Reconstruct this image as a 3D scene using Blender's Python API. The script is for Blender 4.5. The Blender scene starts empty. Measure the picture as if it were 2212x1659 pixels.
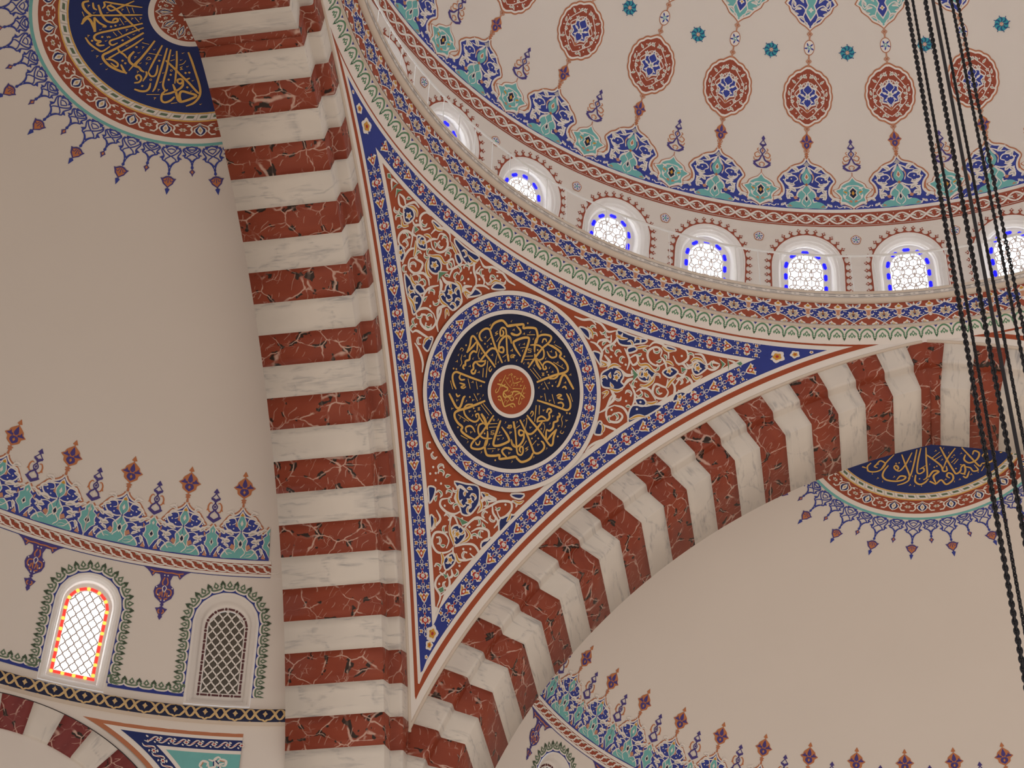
# Interior of a domed prayer hall, seen from the floor towards the north-west corner.
# Metres; z up; the dome's axis is the z axis, the bay is 20 m square, arches stand in the planes x=-10 and y=+10.
import bpy, math, random
import numpy as np
from mathutils import Matrix, Vector
C = bpy.context.scene.collection
pi = math.pi
rad = math.radians

# ---------------------------------------------------------------- camera, world, light, exposure
CAM = np.array([-2.842, -20.0556, 1.701]); FOC = 4329.13
yaw, pit, rol = -0.1803, 0.728, 0.0306
_f = np.array([math.sin(yaw)*math.cos(pit), math.cos(yaw)*math.cos(pit), math.sin(pit)])
_r = np.array([math.cos(yaw), -math.sin(yaw), 0.0]); _u = np.cross(_r, _f)
_R = _r*math.cos(rol)+_u*math.sin(rol); _U = -_r*math.sin(rol)+_u*math.cos(rol)
cam = bpy.data.objects.new('camera', bpy.data.cameras.new('camera')); C.objects.link(cam)
cam.data.sensor_width = 36; cam.data.lens = 36*FOC/2212; cam.data.clip_end = 300
M = Matrix.Identity(4)
for i in range(3):
    M[i][0], M[i][1], M[i][2], M[i][3] = _R[i], _U[i], -_f[i], CAM[i]
cam.matrix_world = M
sc = bpy.context.scene; sc.camera = cam
sc.view_settings.view_transform = 'Standard'; sc.view_settings.look = 'None'
sc.view_settings.gamma = 1; sc.view_settings.use_curve_mapping = False
sc.view_settings.exposure = 0.0
try:
    sc.cycles.max_bounces = 8; sc.cycles.diffuse_bounces = 4; sc.cycles.use_denoising = True
    sc.cycles.caustics_reflective = False; sc.cycles.caustics_refractive = False
except Exception: pass

# world: daylight reaching the hall - warm from the carpeted floor side, cool from above, stronger from the west and south
w = bpy.data.worlds.new('hall_daylight'); sc.world = w; w.use_nodes = True
nt = w.node_tree; nt.nodes.clear()
wo = nt.nodes.new('ShaderNodeOutputWorld'); bg = nt.nodes.new('ShaderNodeBackground')
tc = nt.nodes.new('ShaderNodeTexCoord'); sx = nt.nodes.new('ShaderNodeSeparateXYZ')
rz = nt.nodes.new('ShaderNodeMapRange'); rz.inputs['From Min'].default_value = -1; rz.inputs['From Max'].default_value = 1
cr = nt.nodes.new('ShaderNodeValToRGB')
e = cr.color_ramp.elements
e[0].position = 0.0; e[0].color = (0.66, 0.545, 0.45, 1)
e[1].position = 1.0; e[1].color = (0.9, 0.97, 1.1, 1)
m = e.new(0.42); m.color = (0.80, 0.70, 0.61, 1)
m = e.new(0.56); m.color = (0.85, 0.83, 0.82, 1)
# tilt added to balance the half domes: west and south sides stronger
dx = nt.nodes.new('ShaderNodeMath'); dx.operation = 'MULTIPLY_ADD'; dx.inputs[1].default_value = -0.42; dx.inputs[2].default_value = 1.0
dy = nt.nodes.new('ShaderNodeMath'); dy.operation = 'MULTIPLY_ADD'; dy.inputs[1].default_value = -0.40
ml = nt.nodes.new('ShaderNodeMath'); ml.operation = 'MULTIPLY'; ml.inputs[1].default_value = 1.0
L = nt.links.new
L(tc.outputs['Generated'], sx.inputs[0]); L(sx.outputs['Z'], rz.inputs['Value']); L(rz.outputs[0], cr.inputs[0])
L(sx.outputs['X'], dx.inputs[0]); L(sx.outputs['Y'], dy.inputs[0]); L(dx.outputs[0], dy.inputs[2])
L(dy.outputs[0], ml.inputs[0]); L(ml.outputs[0], bg.inputs['Strength']); L(cr.outputs['Color'], bg.inputs['Color'])
L(bg.outputs[0], wo.inputs['Surface'])

# ---------------------------------------------------------------- materials
MATS = {}
def new_mat(name):
    m = bpy.data.materials.new(name); m.use_nodes = True; MATS[name] = m
    return m, m.node_tree, m.node_tree.nodes['Principled BSDF']
def paint(name, col, rough=0.65, var=0.06, metal=0.0, scale=6.0):
    m, nt, b = new_mat(name)
    n = nt.nodes.new('ShaderNodeTexNoise'); n.inputs['Scale'].default_value = scale; n.inputs['Detail'].default_value = 4
    tc = nt.nodes.new('ShaderNodeTexCoord'); nt.links.new(tc.outputs['Object'], n.inputs['Vector'])
    mx = nt.nodes.new('ShaderNodeMix'); mx.data_type = 'RGBA'; mx.blend_type = 'MIX'
    mx.inputs[6].default_value = (*[c*(1-var) for c in col], 1); mx.inputs[7].default_value = (*[min(1, c*(1+var)) for c in col], 1)
    nt.links.new(n.outputs['Fac'], mx.inputs[0]); nt.links.new(mx.outputs[2], b.inputs['Base Color'])
    b.inputs['Roughness'].default_value = rough; b.inputs['Metallic'].default_value = metal
    b.inputs['Specular IOR Level'].default_value = 0.25
    return m
paint('plaster', (0.74, 0.69, 0.645), 0.8, 0.025, scale=0.6)
paint('white', (0.80, 0.755, 0.715), 0.7, 0.03, scale=3)
paint('cream', (0.66, 0.575, 0.49), 0.7, 0.05)
paint('stucco', (0.80, 0.765, 0.735), 0.6, 0.03)
paint('line_dark', (0.05, 0.042, 0.045))
paint('brick', (0.33, 0.075, 0.042), 0.65, 0.10)
paint('field_red', (0.36, 0.075, 0.030), 0.65, 0.10)
paint('crimson', (0.42, 0.04, 0.035))
paint('blue', (0.030, 0.048, 0.27), 0.6, 0.12)
paint('navy', (0.012, 0.017, 0.055), 0.55, 0.15)
paint('deep_blue', (0.018, 0.032, 0.15), 0.6, 0.12)
paint('lace_blue', (0.040, 0.060, 0.33), 0.6, 0.10)
paint('violet', (0.075, 0.055, 0.24), 0.6, 0.12)
paint('turquoise', (0.17, 0.47, 0.47), 0.6, 0.08)
paint('teal_dark', (0.02, 0.10, 0.24), 0.6, 0.08)
paint('teal', (0.05, 0.36, 0.44), 0.6, 0.08)
paint('green', (0.115, 0.27, 0.155), 0.6, 0.08)
paint('moss', (0.125, 0.19, 0.125), 0.6, 0.08)
paint('sage', (0.42, 0.47, 0.38), 0.6, 0.06)
paint('yellow', (0.62, 0.32, 0.045), 0.55, 0.10)
paint('gold', (0.72, 0.44, 0.12), 0.42, 0.10)
paint('sand', (0.62, 0.44, 0.22), 0.6, 0.06)
paint('salmon', (0.55, 0.27, 0.17), 0.65, 0.06)
paint('orange', (0.48, 0.185, 0.095), 0.65, 0.08)
paint('rust', (0.52, 0.19, 0.08), 0.6, 0.08)
paint('grey', (0.50, 0.47, 0.44), 0.7, 0.05)
paint('iron', (0.030, 0.030, 0.036), 0.5, 0.15, 0.3)
paint('rail_white', (0.78, 0.77, 0.75), 0.45, 0.02)
paint('lead', (0.55, 0.48, 0.45), 0.6, 0.05)
paint('dim_glass', (0.105, 0.09, 0.07), 0.25, 0.10)
paint('dim_red_glass', (0.10, 0.028, 0.030), 0.25, 0.10)
def glow(name, col, s):
    m, nt, b = new_mat(name)
    n = nt.nodes.new('ShaderNodeTexNoise'); n.inputs['Scale'].default_value = 3
    tc = nt.nodes.new('ShaderNodeTexCoord'); nt.links.new(tc.outputs['Object'], n.inputs['Vector'])
    mr = nt.nodes.new('ShaderNodeMapRange'); mr.inputs['To Min'].default_value = s*0.9; mr.inputs['To Max'].default_value = s*1.1
    nt.links.new(n.outputs['Fac'], mr.inputs['Value']); nt.links.new(mr.outputs[0], b.inputs['Emission Strength'])
    b.inputs['Base Color'].default_value = (*[c*0.5 for c in col], 1); b.inputs['Emission Color'].default_value = (*col, 1)
    b.inputs['Roughness'].default_value = 0.3
    return m
glow('lit_glass', (0.92, 0.97, 1.0), 8.0)
glow('lit_blue_glass', (0.002, 0.002, 1.0), 1.1)
glow('lit_red_glass', (1.0, 0.045, 0.03), 1.0)
glow('lit_yellow_glass', (1.0, 0.72, 0.10), 1.0)

def marble(name, base, base2, red):
    m, nt, b = new_mat(name); N = nt.nodes.new; K = nt.links.new
    uv = N('ShaderNodeUVMap'); uv.uv_map = 'UVMap'
    def noise(vec, scale, detail=3, dist=0.0):
        n = N('ShaderNodeTexNoise'); n.inputs['Scale'].default_value = scale; n.inputs['Detail'].default_value = detail
        n.inputs['Distortion'].default_value = dist; K(vec, n.inputs['Vector']); return n
    def mapping(s, rot=0.0):
        mp = N('ShaderNodeMapping'); mp.inputs['Scale'].default_value = s; mp.inputs['Rotation'].default_value = (0, 0, rot)
        K(uv.outputs[0], mp.inputs[0]); return mp.outputs[0]
    def ramp(val, stops):
        r = N('ShaderNodeValToRGB'); el = r.color_ramp.elements
        while len(el) > 1: el.remove(el[-1])
        el[0].position = stops[0][0]; el[0].color = (stops[0][1],)*3+(1,)
        for p, v in stops[1:]:
            q = el.new(p); q.color = (v,)*3+(1,)
        K(val, r.inputs[0]); return r.outputs[0]
    def mix(fac, a, c):
        x = N('ShaderNodeMix'); x.data_type = 'RGBA'
        K(fac, x.inputs[0])
        for s, v in ((6, a), (7, c)):
            if isinstance(v, tuple): x.inputs[s].default_value = (*v, 1)
            else: K(v, x.inputs[s])
        return x.outputs[2]
    def math_(op, a, c):
        x = N('ShaderNodeMath'); x.operation = op; x.use_clamp = True
        for s, v in ((0, a), (1, c)):
            if isinstance(v, (int, float)): x.inputs[s].default_value = v
            else: K(v, x.inputs[s])
        return x.outputs[0]
    if red:
        # angular cells with pale broken veins, dark inclusions beside them and short brushed curls
        wob = noise(mapping((1.2, 1.2, 1)), 2.2, 3)
        va = N('ShaderNodeVectorMath'); va.operation = 'MULTIPLY_ADD'
        K(wob.outputs['Color'], va.inputs[0]); va.inputs[1].default_value = (0.35, 0.35, 0.0); K(mapping((1, 1.35, 1)), va.inputs[2])
        vo = N('ShaderNodeTexVoronoi'); vo.feature = 'DISTANCE_TO_EDGE'; vo.inputs['Scale'].default_value = 1.75; K(va.outputs[0], vo.inputs['Vector'])
        vein = ramp(vo.outputs['Distance'], [(0.0, 1.0), (0.012, 0.9), (0.026, 0.0)])
        dark = ramp(vo.outputs['Distance'], [(0.0, 1.0), (0.075, 1.0), (0.085, 0.0)])
        patch = ramp(noise(mapping((1, 1, 1)), 4.5, 2).outputs['Fac'], [(0.0, 0.0), (0.565, 0.0), (0.58, 1.0)])
        keep = ramp(noise(mapping((1, 1, 1)), 3.0, 2).outputs['Fac'], [(0.0, 0.0), (0.44, 0.12), (0.53, 1.0)])
        vo2 = N('ShaderNodeTexVoronoi'); vo2.feature = 'DISTANCE_TO_EDGE'; vo2.inputs['Scale'].default_value = 5.5; K(va.outputs[0], vo2.inputs['Vector'])
        thin = ramp(vo2.outputs['Distance'], [(0.0, 1.0), (0.012, 0.8), (0.022, 0.0)])
        keep2 = ramp(noise(mapping((1.3, 1, 1)), 2.6, 1).outputs['Fac'], [(0.0, 0.0), (0.60, 0.0), (0.66, 0.7)])
        wv = N('ShaderNodeTexWave'); wv.inputs['Scale'].default_value = 2.2; wv.inputs['Distortion'].default_value = 9; wv.inputs['Detail'].default_value = 1.5
        K(mapping((1, 1, 1), 0.6), wv.inputs['Vector'])
        curl = math_('MULTIPLY', ramp(wv.outputs['Fac'], [(0.0, 0.0), (0.965, 0.0), (0.995, 0.55)]), ramp(noise(mapping((1, 1, 1)), 6.0, 0).outputs['Fac'], [(0.0, 0.0), (0.54, 0.0), (0.60, 1.0)]))
        tone = noise(mapping((0.8, 1.6, 1)), 1.6, 4).outputs['Fac']
        col = mix(ramp(tone, [(0.3, 0.0), (0.7, 1.0)]), base, base2)
        col = mix(math_('MULTIPLY', dark, patch), col, (0.030, 0.018, 0.014))
        pale = (0.62, 0.42, 0.35)
        col = mix(math_('MULTIPLY', math_('MAXIMUM', math_('MULTIPLY', vein, keep), math_('MAXIMUM', math_('MULTIPLY', thin, keep2), curl)), 0.9), col, pale)
    else:
        st = noise(mapping((0.55, 3.2, 1), 0.10), 2.0, 5, 0.6).outputs['Fac']
        fine = noise(mapping((1.2, 9.0, 1), -0.08), 2.4, 4, 0.5).outputs['Fac']
        streak = math_('MULTIPLY', ramp(st, [(0.0, 0.0), (0.56, 0.0), (0.74, 1.0)]), ramp(fine, [(0.35, 0.0), (0.62, 1.0)]))
        vor = N('ShaderNodeTexVoronoi'); vor.feature = 'DISTANCE_TO_EDGE'; vor.inputs['Scale'].default_value = 0.9
        wob = noise(mapping((1, 1, 1)), 1.8, 3)
        va = N('ShaderNodeVectorMath'); va.operation = 'MULTIPLY_ADD'
        K(wob.outputs['Color'], va.inputs[0]); va.inputs[1].default_value = (0.8, 0.8, 0.0); K(mapping((0.7, 1.4, 1), 0.5), va.inputs[2]); K(va.outputs[0], vor.inputs['Vector'])
        vein = math_('MULTIPLY', ramp(vor.outputs['Distance'], [(0.0, 0.5), (0.02, 0.25), (0.05, 0.0)]), ramp(fine, [(0.4, 0.0), (0.6, 1.0)]))
        col = mix(ramp(noise(mapping((0.8, 0.8, 1)), 1.5, 3).outputs['Fac'], [(0.3, 0.0), (0.7, 1.0)]), base, base2)
        col = mix(math_('MULTIPLY', math_('MAXIMUM', streak, vein), 0.85), col, (0.24, 0.245, 0.27))
    K(col, b.inputs['Base Color']); b.inputs['Roughness'].default_value = 0.45; b.inputs['Specular IOR Level'].default_value = 0.3
marble('red_marble', (0.235, 0.043, 0.022), (0.30, 0.062, 0.030), True)
marble('white_marble', (0.74, 0.69, 0.63), (0.66, 0.62, 0.575), False)
marble('wine_marble', (0.17, 0.030, 0.030), (0.23, 0.045, 0.042), True)

# ---------------------------------------------------------------- mesh helpers
def obj(name, V, F, mats, mi=None, parent=None, uv=None, smooth=False):
    """one mesh object from vertices, a list of polygons (or an int array of equal polygons) and material slots"""
    me = bpy.data.meshes.new(name)
    V = np.asarray(V, dtype=np.float32)
    if isinstance(F, np.ndarray):
        k = F.shape[1]; loops = F.astype(np.int32).ravel(); tot = np.full(len(F), k, np.int32)
    else:
        tot = np.array([len(f) for f in F], np.int32); loops = np.array([i for f in F for i in f], np.int32)
    st = np.zeros(len(tot), np.int32); st[1:] = np.cumsum(tot)[:-1]
    me.vertices.add(len(V)); me.vertices.foreach_set('co', V.ravel())
    me.loops.add(len(loops)); me.loops.foreach_set('vertex_index', loops)
    me.polygons.add(len(tot)); me.polygons.foreach_set('loop_start', st); me.polygons.foreach_set('loop_total', tot)
    for mm in ([mats] if isinstance(mats, str) else mats): me.materials.append(MATS[mm])
    if mi is not None: me.polygons.foreach_set('material_index', np.asarray(mi, np.int32))
    if smooth: me.polygons.foreach_set('use_smooth', np.ones(len(tot), bool))
    if uv is not None:
        l = me.uv_layers.new(name='UVMap'); l.data.foreach_set('uv', np.asarray(uv, np.float32)[loops].ravel())
    me.update(calc_edges=True); me.validate()
    o = bpy.data.objects.new(name, me); C.objects.link(o)
    if parent is not None: o.parent = parent
    return o
def empty(name, loc=(0, 0, 0), parent=None):
    o = bpy.data.objects.new(name, None); C.objects.link(o); o.location = loc; o.empty_display_size = 0.2
    if parent is not None: o.parent = parent
    return o
def tag(o, label, cat, group=None, kind=None):
    o['label'] = label; o['category'] = cat
    if group: o['group'] = group
    if kind: o['kind'] = kind
    return o
def copy_tree(o, parent=None, rz=None):
    c = o.copy(); C.objects.link(c)
    if parent is not None: c.parent = parent
    for ch in list(o.children): copy_tree(ch, c)
    return c
def grid(nu, nv, base=0):
    """quads of a (nu+1) x (nv+1) vertex grid stored row by row (v fastest)"""
    i = np.arange(nu)[:, None]; j = np.arange(nv)[None, :]; a = base+i*(nv+1)+j
    return np.stack([a, a+nv+1, a+nv+2, a+1], -1).reshape(-1, 4)
def revolve(prof, a0, a1, n):
    """(R, z) polyline swept about the z axis; returns V, F"""
    ang = np.linspace(a0, a1, n+1); prof = np.asarray(prof, float)
    V = np.stack([prof[None, :, 0]*np.cos(ang)[:, None], prof[None, :, 0]*np.sin(ang)[:, None], prof[None, :, 1]+0*ang[:, None]], -1).reshape(-1, 3)
    return V, grid(n, len(prof)-1)
def tube(path, r, n=8, closed=False):
    P = np.asarray(path, float); m = len(P)
    T = np.roll(P, -1, 0)-np.roll(P, 1, 0) if closed else np.gradient(P, axis=0)
    T /= np.linalg.norm(T, axis=1)[:, None]
    ref = np.array([0, 0, 1.0]) if abs(T[:, 2]).mean() < 0.9 else np.array([1.0, 0, 0])
    A = np.cross(T, ref); A /= np.linalg.norm(A, axis=1)[:, None]; B = np.cross(T, A)
    an = np.linspace(0, 2*pi, n, endpoint=False); rr = np.broadcast_to(np.asarray(r, float), (m,))
    V = (P[:, None]+rr[:, None, None]*(np.cos(an)[None, :, None]*A[:, None]+np.sin(an)[None, :, None]*B[:, None])).reshape(-1, 3)
    k = m if closed else m-1
    i = np.arange(k)[:, None]; j = np.arange(n)[None, :]
    F = np.stack([i*n+j, ((i+1) % m)*n+j, ((i+1) % m)*n+(j+1) % n, i*n+(j+1) % n], -1).reshape(-1, 4)
    return V, F
class Mesh:
    """collects pieces of one object"""
    def __init__(s): s.V = []; s.F = []; s.m = []; s.n = 0
    def add(s, V, F, m=0):
        V = np.asarray(V, float); s.V.append(V)
        s.F += [tuple(int(i)+s.n for i in f) for f in F]; s.m += [m]*len(F); s.n += len(V); return s
    def build(s, name, mats, parent=None, **k): return obj(name, np.concatenate(s.V), s.F, mats, s.m, parent, **k)

# ---------------------------------------------------------------- painted ornament: flat shapes laid on a surface
def smooth_path(p, per=4, closed=False):
    p = np.asarray(p, float); n = len(p)
    if n < 3: return p
    if closed: q = np.concatenate([p[-1:], p, p[:2]])
    else: q = np.concatenate([2*p[:1]-p[1:2], p, 2*p[-1:]-p[-2:-1]])
    t = np.linspace(0, 1, per, endpoint=False)[:, None]; out = []
    for i in range(n if closed else n-1):
        a, b, c, d = q[i], q[i+1], q[i+2], q[i+3]
        out.append(0.5*(2*b+(c-a)*t+(2*a-5*b+4*c-d)*t*t+(3*b-a-3*c+d)*t**3))
    if not closed: out.append(p[-1:])
    return np.concatenate(out)
class Paint:
    """layered 2-D ornament: polygons with a colour and a layer, later laid on a surface"""
    def __init__(s): s.P = []; s.L = []; s.F = []; s.M = []; s.n = 0; s.names = []
    def mid(s, c):
        if c not in s.names: s.names.append(c)
        return s.names.index(c)
    def raw(s, p, faces, c, l):
        p = np.asarray(p, float); s.P.append(p); s.L.append(np.full(len(p), float(l)))
        s.F += [tuple(i+s.n for i in f) for f in faces]; s.M += [s.mid(c)]*len(faces); s.n += len(p); return s
    def poly(s, p, c, l=1, sm=0):
        if sm: p = smooth_path(p, sm, True)
        return s.raw(p, [tuple(range(len(p)))], c, l)
    def mpoly(s, p, c, l=1, sm=0):
        """right half outline (x >= 0, bottom to top) mirrored in x"""
        p = [tuple(q) for q in p]; h = smooth_path(p, sm) if sm else np.array(p, float)
        o = h[::-1]*np.array([-1, 1]); o = o[(abs(o[:, 0]) > 1e-6)]
        return s.raw(np.concatenate([h, o]), [tuple(range(len(h)+len(o)))], c, l)
    def disc(s, x, y, r, c, l=1, n=10, ry=None, rot=0):
        a = np.linspace(0, 2*pi, n, endpoint=False); u = r*np.cos(a); v = (ry or r)*np.sin(a)
        return s.raw(np.stack([x+u*math.cos(rot)-v*math.sin(rot), y+u*math.sin(rot)+v*math.cos(rot)], -1), [tuple(range(n))], c, l)
    def ring(s, x, y, r0, r1, c, l=1, n=24):
        a = np.linspace(0, 2*pi, n, endpoint=False); k = np.stack([np.cos(a), np.sin(a)], -1)
        p = np.concatenate([k*r0, k*r1])+np.array([x, y])
        return s.raw(p, [(i, (i+1) % n, n+(i+1) % n, n+i) for i in range(n)], c, l)
    def stroke(s, p, w, c, l=2, sm=4, closed=False):
        """w: one width, or widths spread along the path"""
        p = smooth_path(p, sm, closed) if sm else np.asarray(p, float)
        t = (np.roll(p, -1, 0)-np.roll(p, 1, 0)) if closed else np.gradient(p, axis=0)
        t /= np.linalg.norm(t, axis=1)[:, None]+1e-9; nrm = np.stack([-t[:, 1], t[:, 0]], -1)
        ww = np.interp(np.linspace(0, 1, len(p)), np.linspace(0, 1, len(w)), w) if isinstance(w, (list, tuple)) else np.full(len(p), w)
        n = len(p); q = np.concatenate([p+nrm*ww[:, None]/2, p-nrm*ww[:, None]/2])
        f = [(i, i+1, n+i+1, n+i) for i in range(n-1)]
        if closed: f.append((n-1, 0, n, 2*n-1))
        return s.raw(q, f, c, l)
    def leaf(s, x, y, a, ln, w, c, l=2, bend=0.0):
        t = np.linspace(0, 1, 7); half = w/2*np.sin(pi*t**0.75)
        cx = ln*t; cy = bend*ln*np.sin(pi*t)
        up = np.stack([cx, cy+half], -1); dn = np.stack([cx, cy-half], -1)[::-1][1:-1]
        q = np.concatenate([up, dn]); ca, sa = math.cos(a), math.sin(a)
        return s.raw(np.stack([x+q[:, 0]*ca-q[:, 1]*sa, y+q[:, 0]*sa+q[:, 1]*ca], -1), [tuple(range(len(q)))], c, l)
    def flower(s, x, y, r, n, c, c2, l=2, rot=0.0, deep=0.55):
        k = n*4; a = np.linspace(0, 2*pi, k, endpoint=False)
        rr = r*(1-(1-deep)*(0.5-0.5*np.cos(n*a)))
        s.raw(np.stack([x+rr*np.cos(a+rot), y+rr*np.sin(a+rot)], -1), [tuple(range(k))], c, l)
        if c2: s.disc(x, y, r*0.36, c2, l+1, 8)
        return s
    def rect(s, x0, y0, x1, y1, c, l=0, nx=1, ny=1):
        X, Y = np.meshgrid(np.linspace(x0, x1, nx+1), np.linspace(y0, y1, ny+1), indexing='ij')
        return s.raw(np.stack([X, Y], -1).reshape(-1, 2), [tuple(f) for f in grid(nx, ny).tolist()], c, l)
    def put(s, o, f, dl=0):
        """lay ornament o into this one through the plane map f((N,2)) -> (N,2)"""
        if not o.P: return s
        p = f(np.concatenate(o.P)); lay = np.concatenate(o.L)+dl
        s.P.append(p); s.L.append(lay); m = [s.mid(c) for c in o.names]
        s.F += [tuple(i+s.n for i in q) for q in o.F]; s.M += [m[k] for k in o.M]; s.n += len(p); return s
    def at(s, o, x, y, rot=0.0, sc_=1.0, flip=False, dl=0):
        ca, sa = math.cos(rot)*sc_, math.sin(rot)*sc_
        def f(p):
            u = -p[:, 0] if flip else p[:, 0]
            return np.stack([x+u*ca-p[:, 1]*sa, y+u*sa+p[:, 1]*ca], -1)
        return s.put(o, f, dl)
    def mirror(s): 
        """add the mirror image in x of everything so far"""
        if s.n:
            p = np.concatenate(s.P)*np.array([-1, 1]); n = s.n
            s.P.append(p); s.L.append(np.concatenate(s.L)); F = list(s.F); Mx = list(s.M)
            s.F += [tuple(i+n for i in q) for q in F]; s.M += Mx; s.n += len(p)
        return s
    def build(s, name, surf, parent=None, h=0.0045, base=0.006, keep=None):
        """surf((N,2)) -> (P, N) with N the unit normal into the room; wide polygons get inner rings so that they follow the curve"""
        p = np.concatenate(s.P); lay_ = np.concatenate(s.L); P, N = surf(p); F = list(s.F); Mx = list(s.M); xp = []; xl = []; n0 = len(p); out = []; om = []
        for f, m in zip(F, Mx):
            if len(f) >= 6:
                q = P[list(f)]; d = q.max(0)-q.min(0)
                if d.max() > 0.22:
                    c2 = p[list(f)]; a = c2; b = np.roll(c2, -1, 0)
                    cr_ = a[:, 0]*b[:, 1]-a[:, 1]*b[:, 0]; ar = cr_.sum()
                    c = ((a+b)*cr_[:, None]).sum(0)/(3*ar) if abs(ar) > 1e-9 else c2.mean(0)
                    t = (a[:, 0]-c[0])*(b[:, 1]-c[1])-(a[:, 1]-c[1])*(b[:, 0]-c[0])
                    if (t*np.sign(ar) > -1e-9).all():
                        k = len(f); i0 = n0+sum(len(v) for v in xp); xp.append(np.concatenate([(c2+c)/2, c[None]])); xl.append(np.full(k+1, lay_[f[0]]))
                        for j in range(k):
                            j2 = (j+1) % k; out.append((f[j], f[j2], i0+j2, i0+j)); om.append(m); out.append((i0+j, i0+j2, i0+k)); om.append(m)
                        continue
            out.append(f); om.append(m)
        if xp:
            X = np.concatenate(xp); Px, Nx = surf(X); P = np.concatenate([P, Px]); N = np.concatenate([N, Nx]); lay_ = np.concatenate([lay_]+xl)
        if keep is not None:
            ok = keep(P); sel = [i for i, f in enumerate(out) if all(ok[j] for j in f)]; out = [out[i] for i in sel]; om = [om[i] for i in sel]
            if not out: return None
            us = sorted({j for f in out for j in f}); ix = {j: i for i, j in enumerate(us)}; out = [tuple(ix[j] for j in f) for f in out]; P, N, lay_ = P[us], N[us], lay_[us]
        return obj(name, P+N*(base+h*lay_)[:, None], out, s.names, om, parent)

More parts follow.
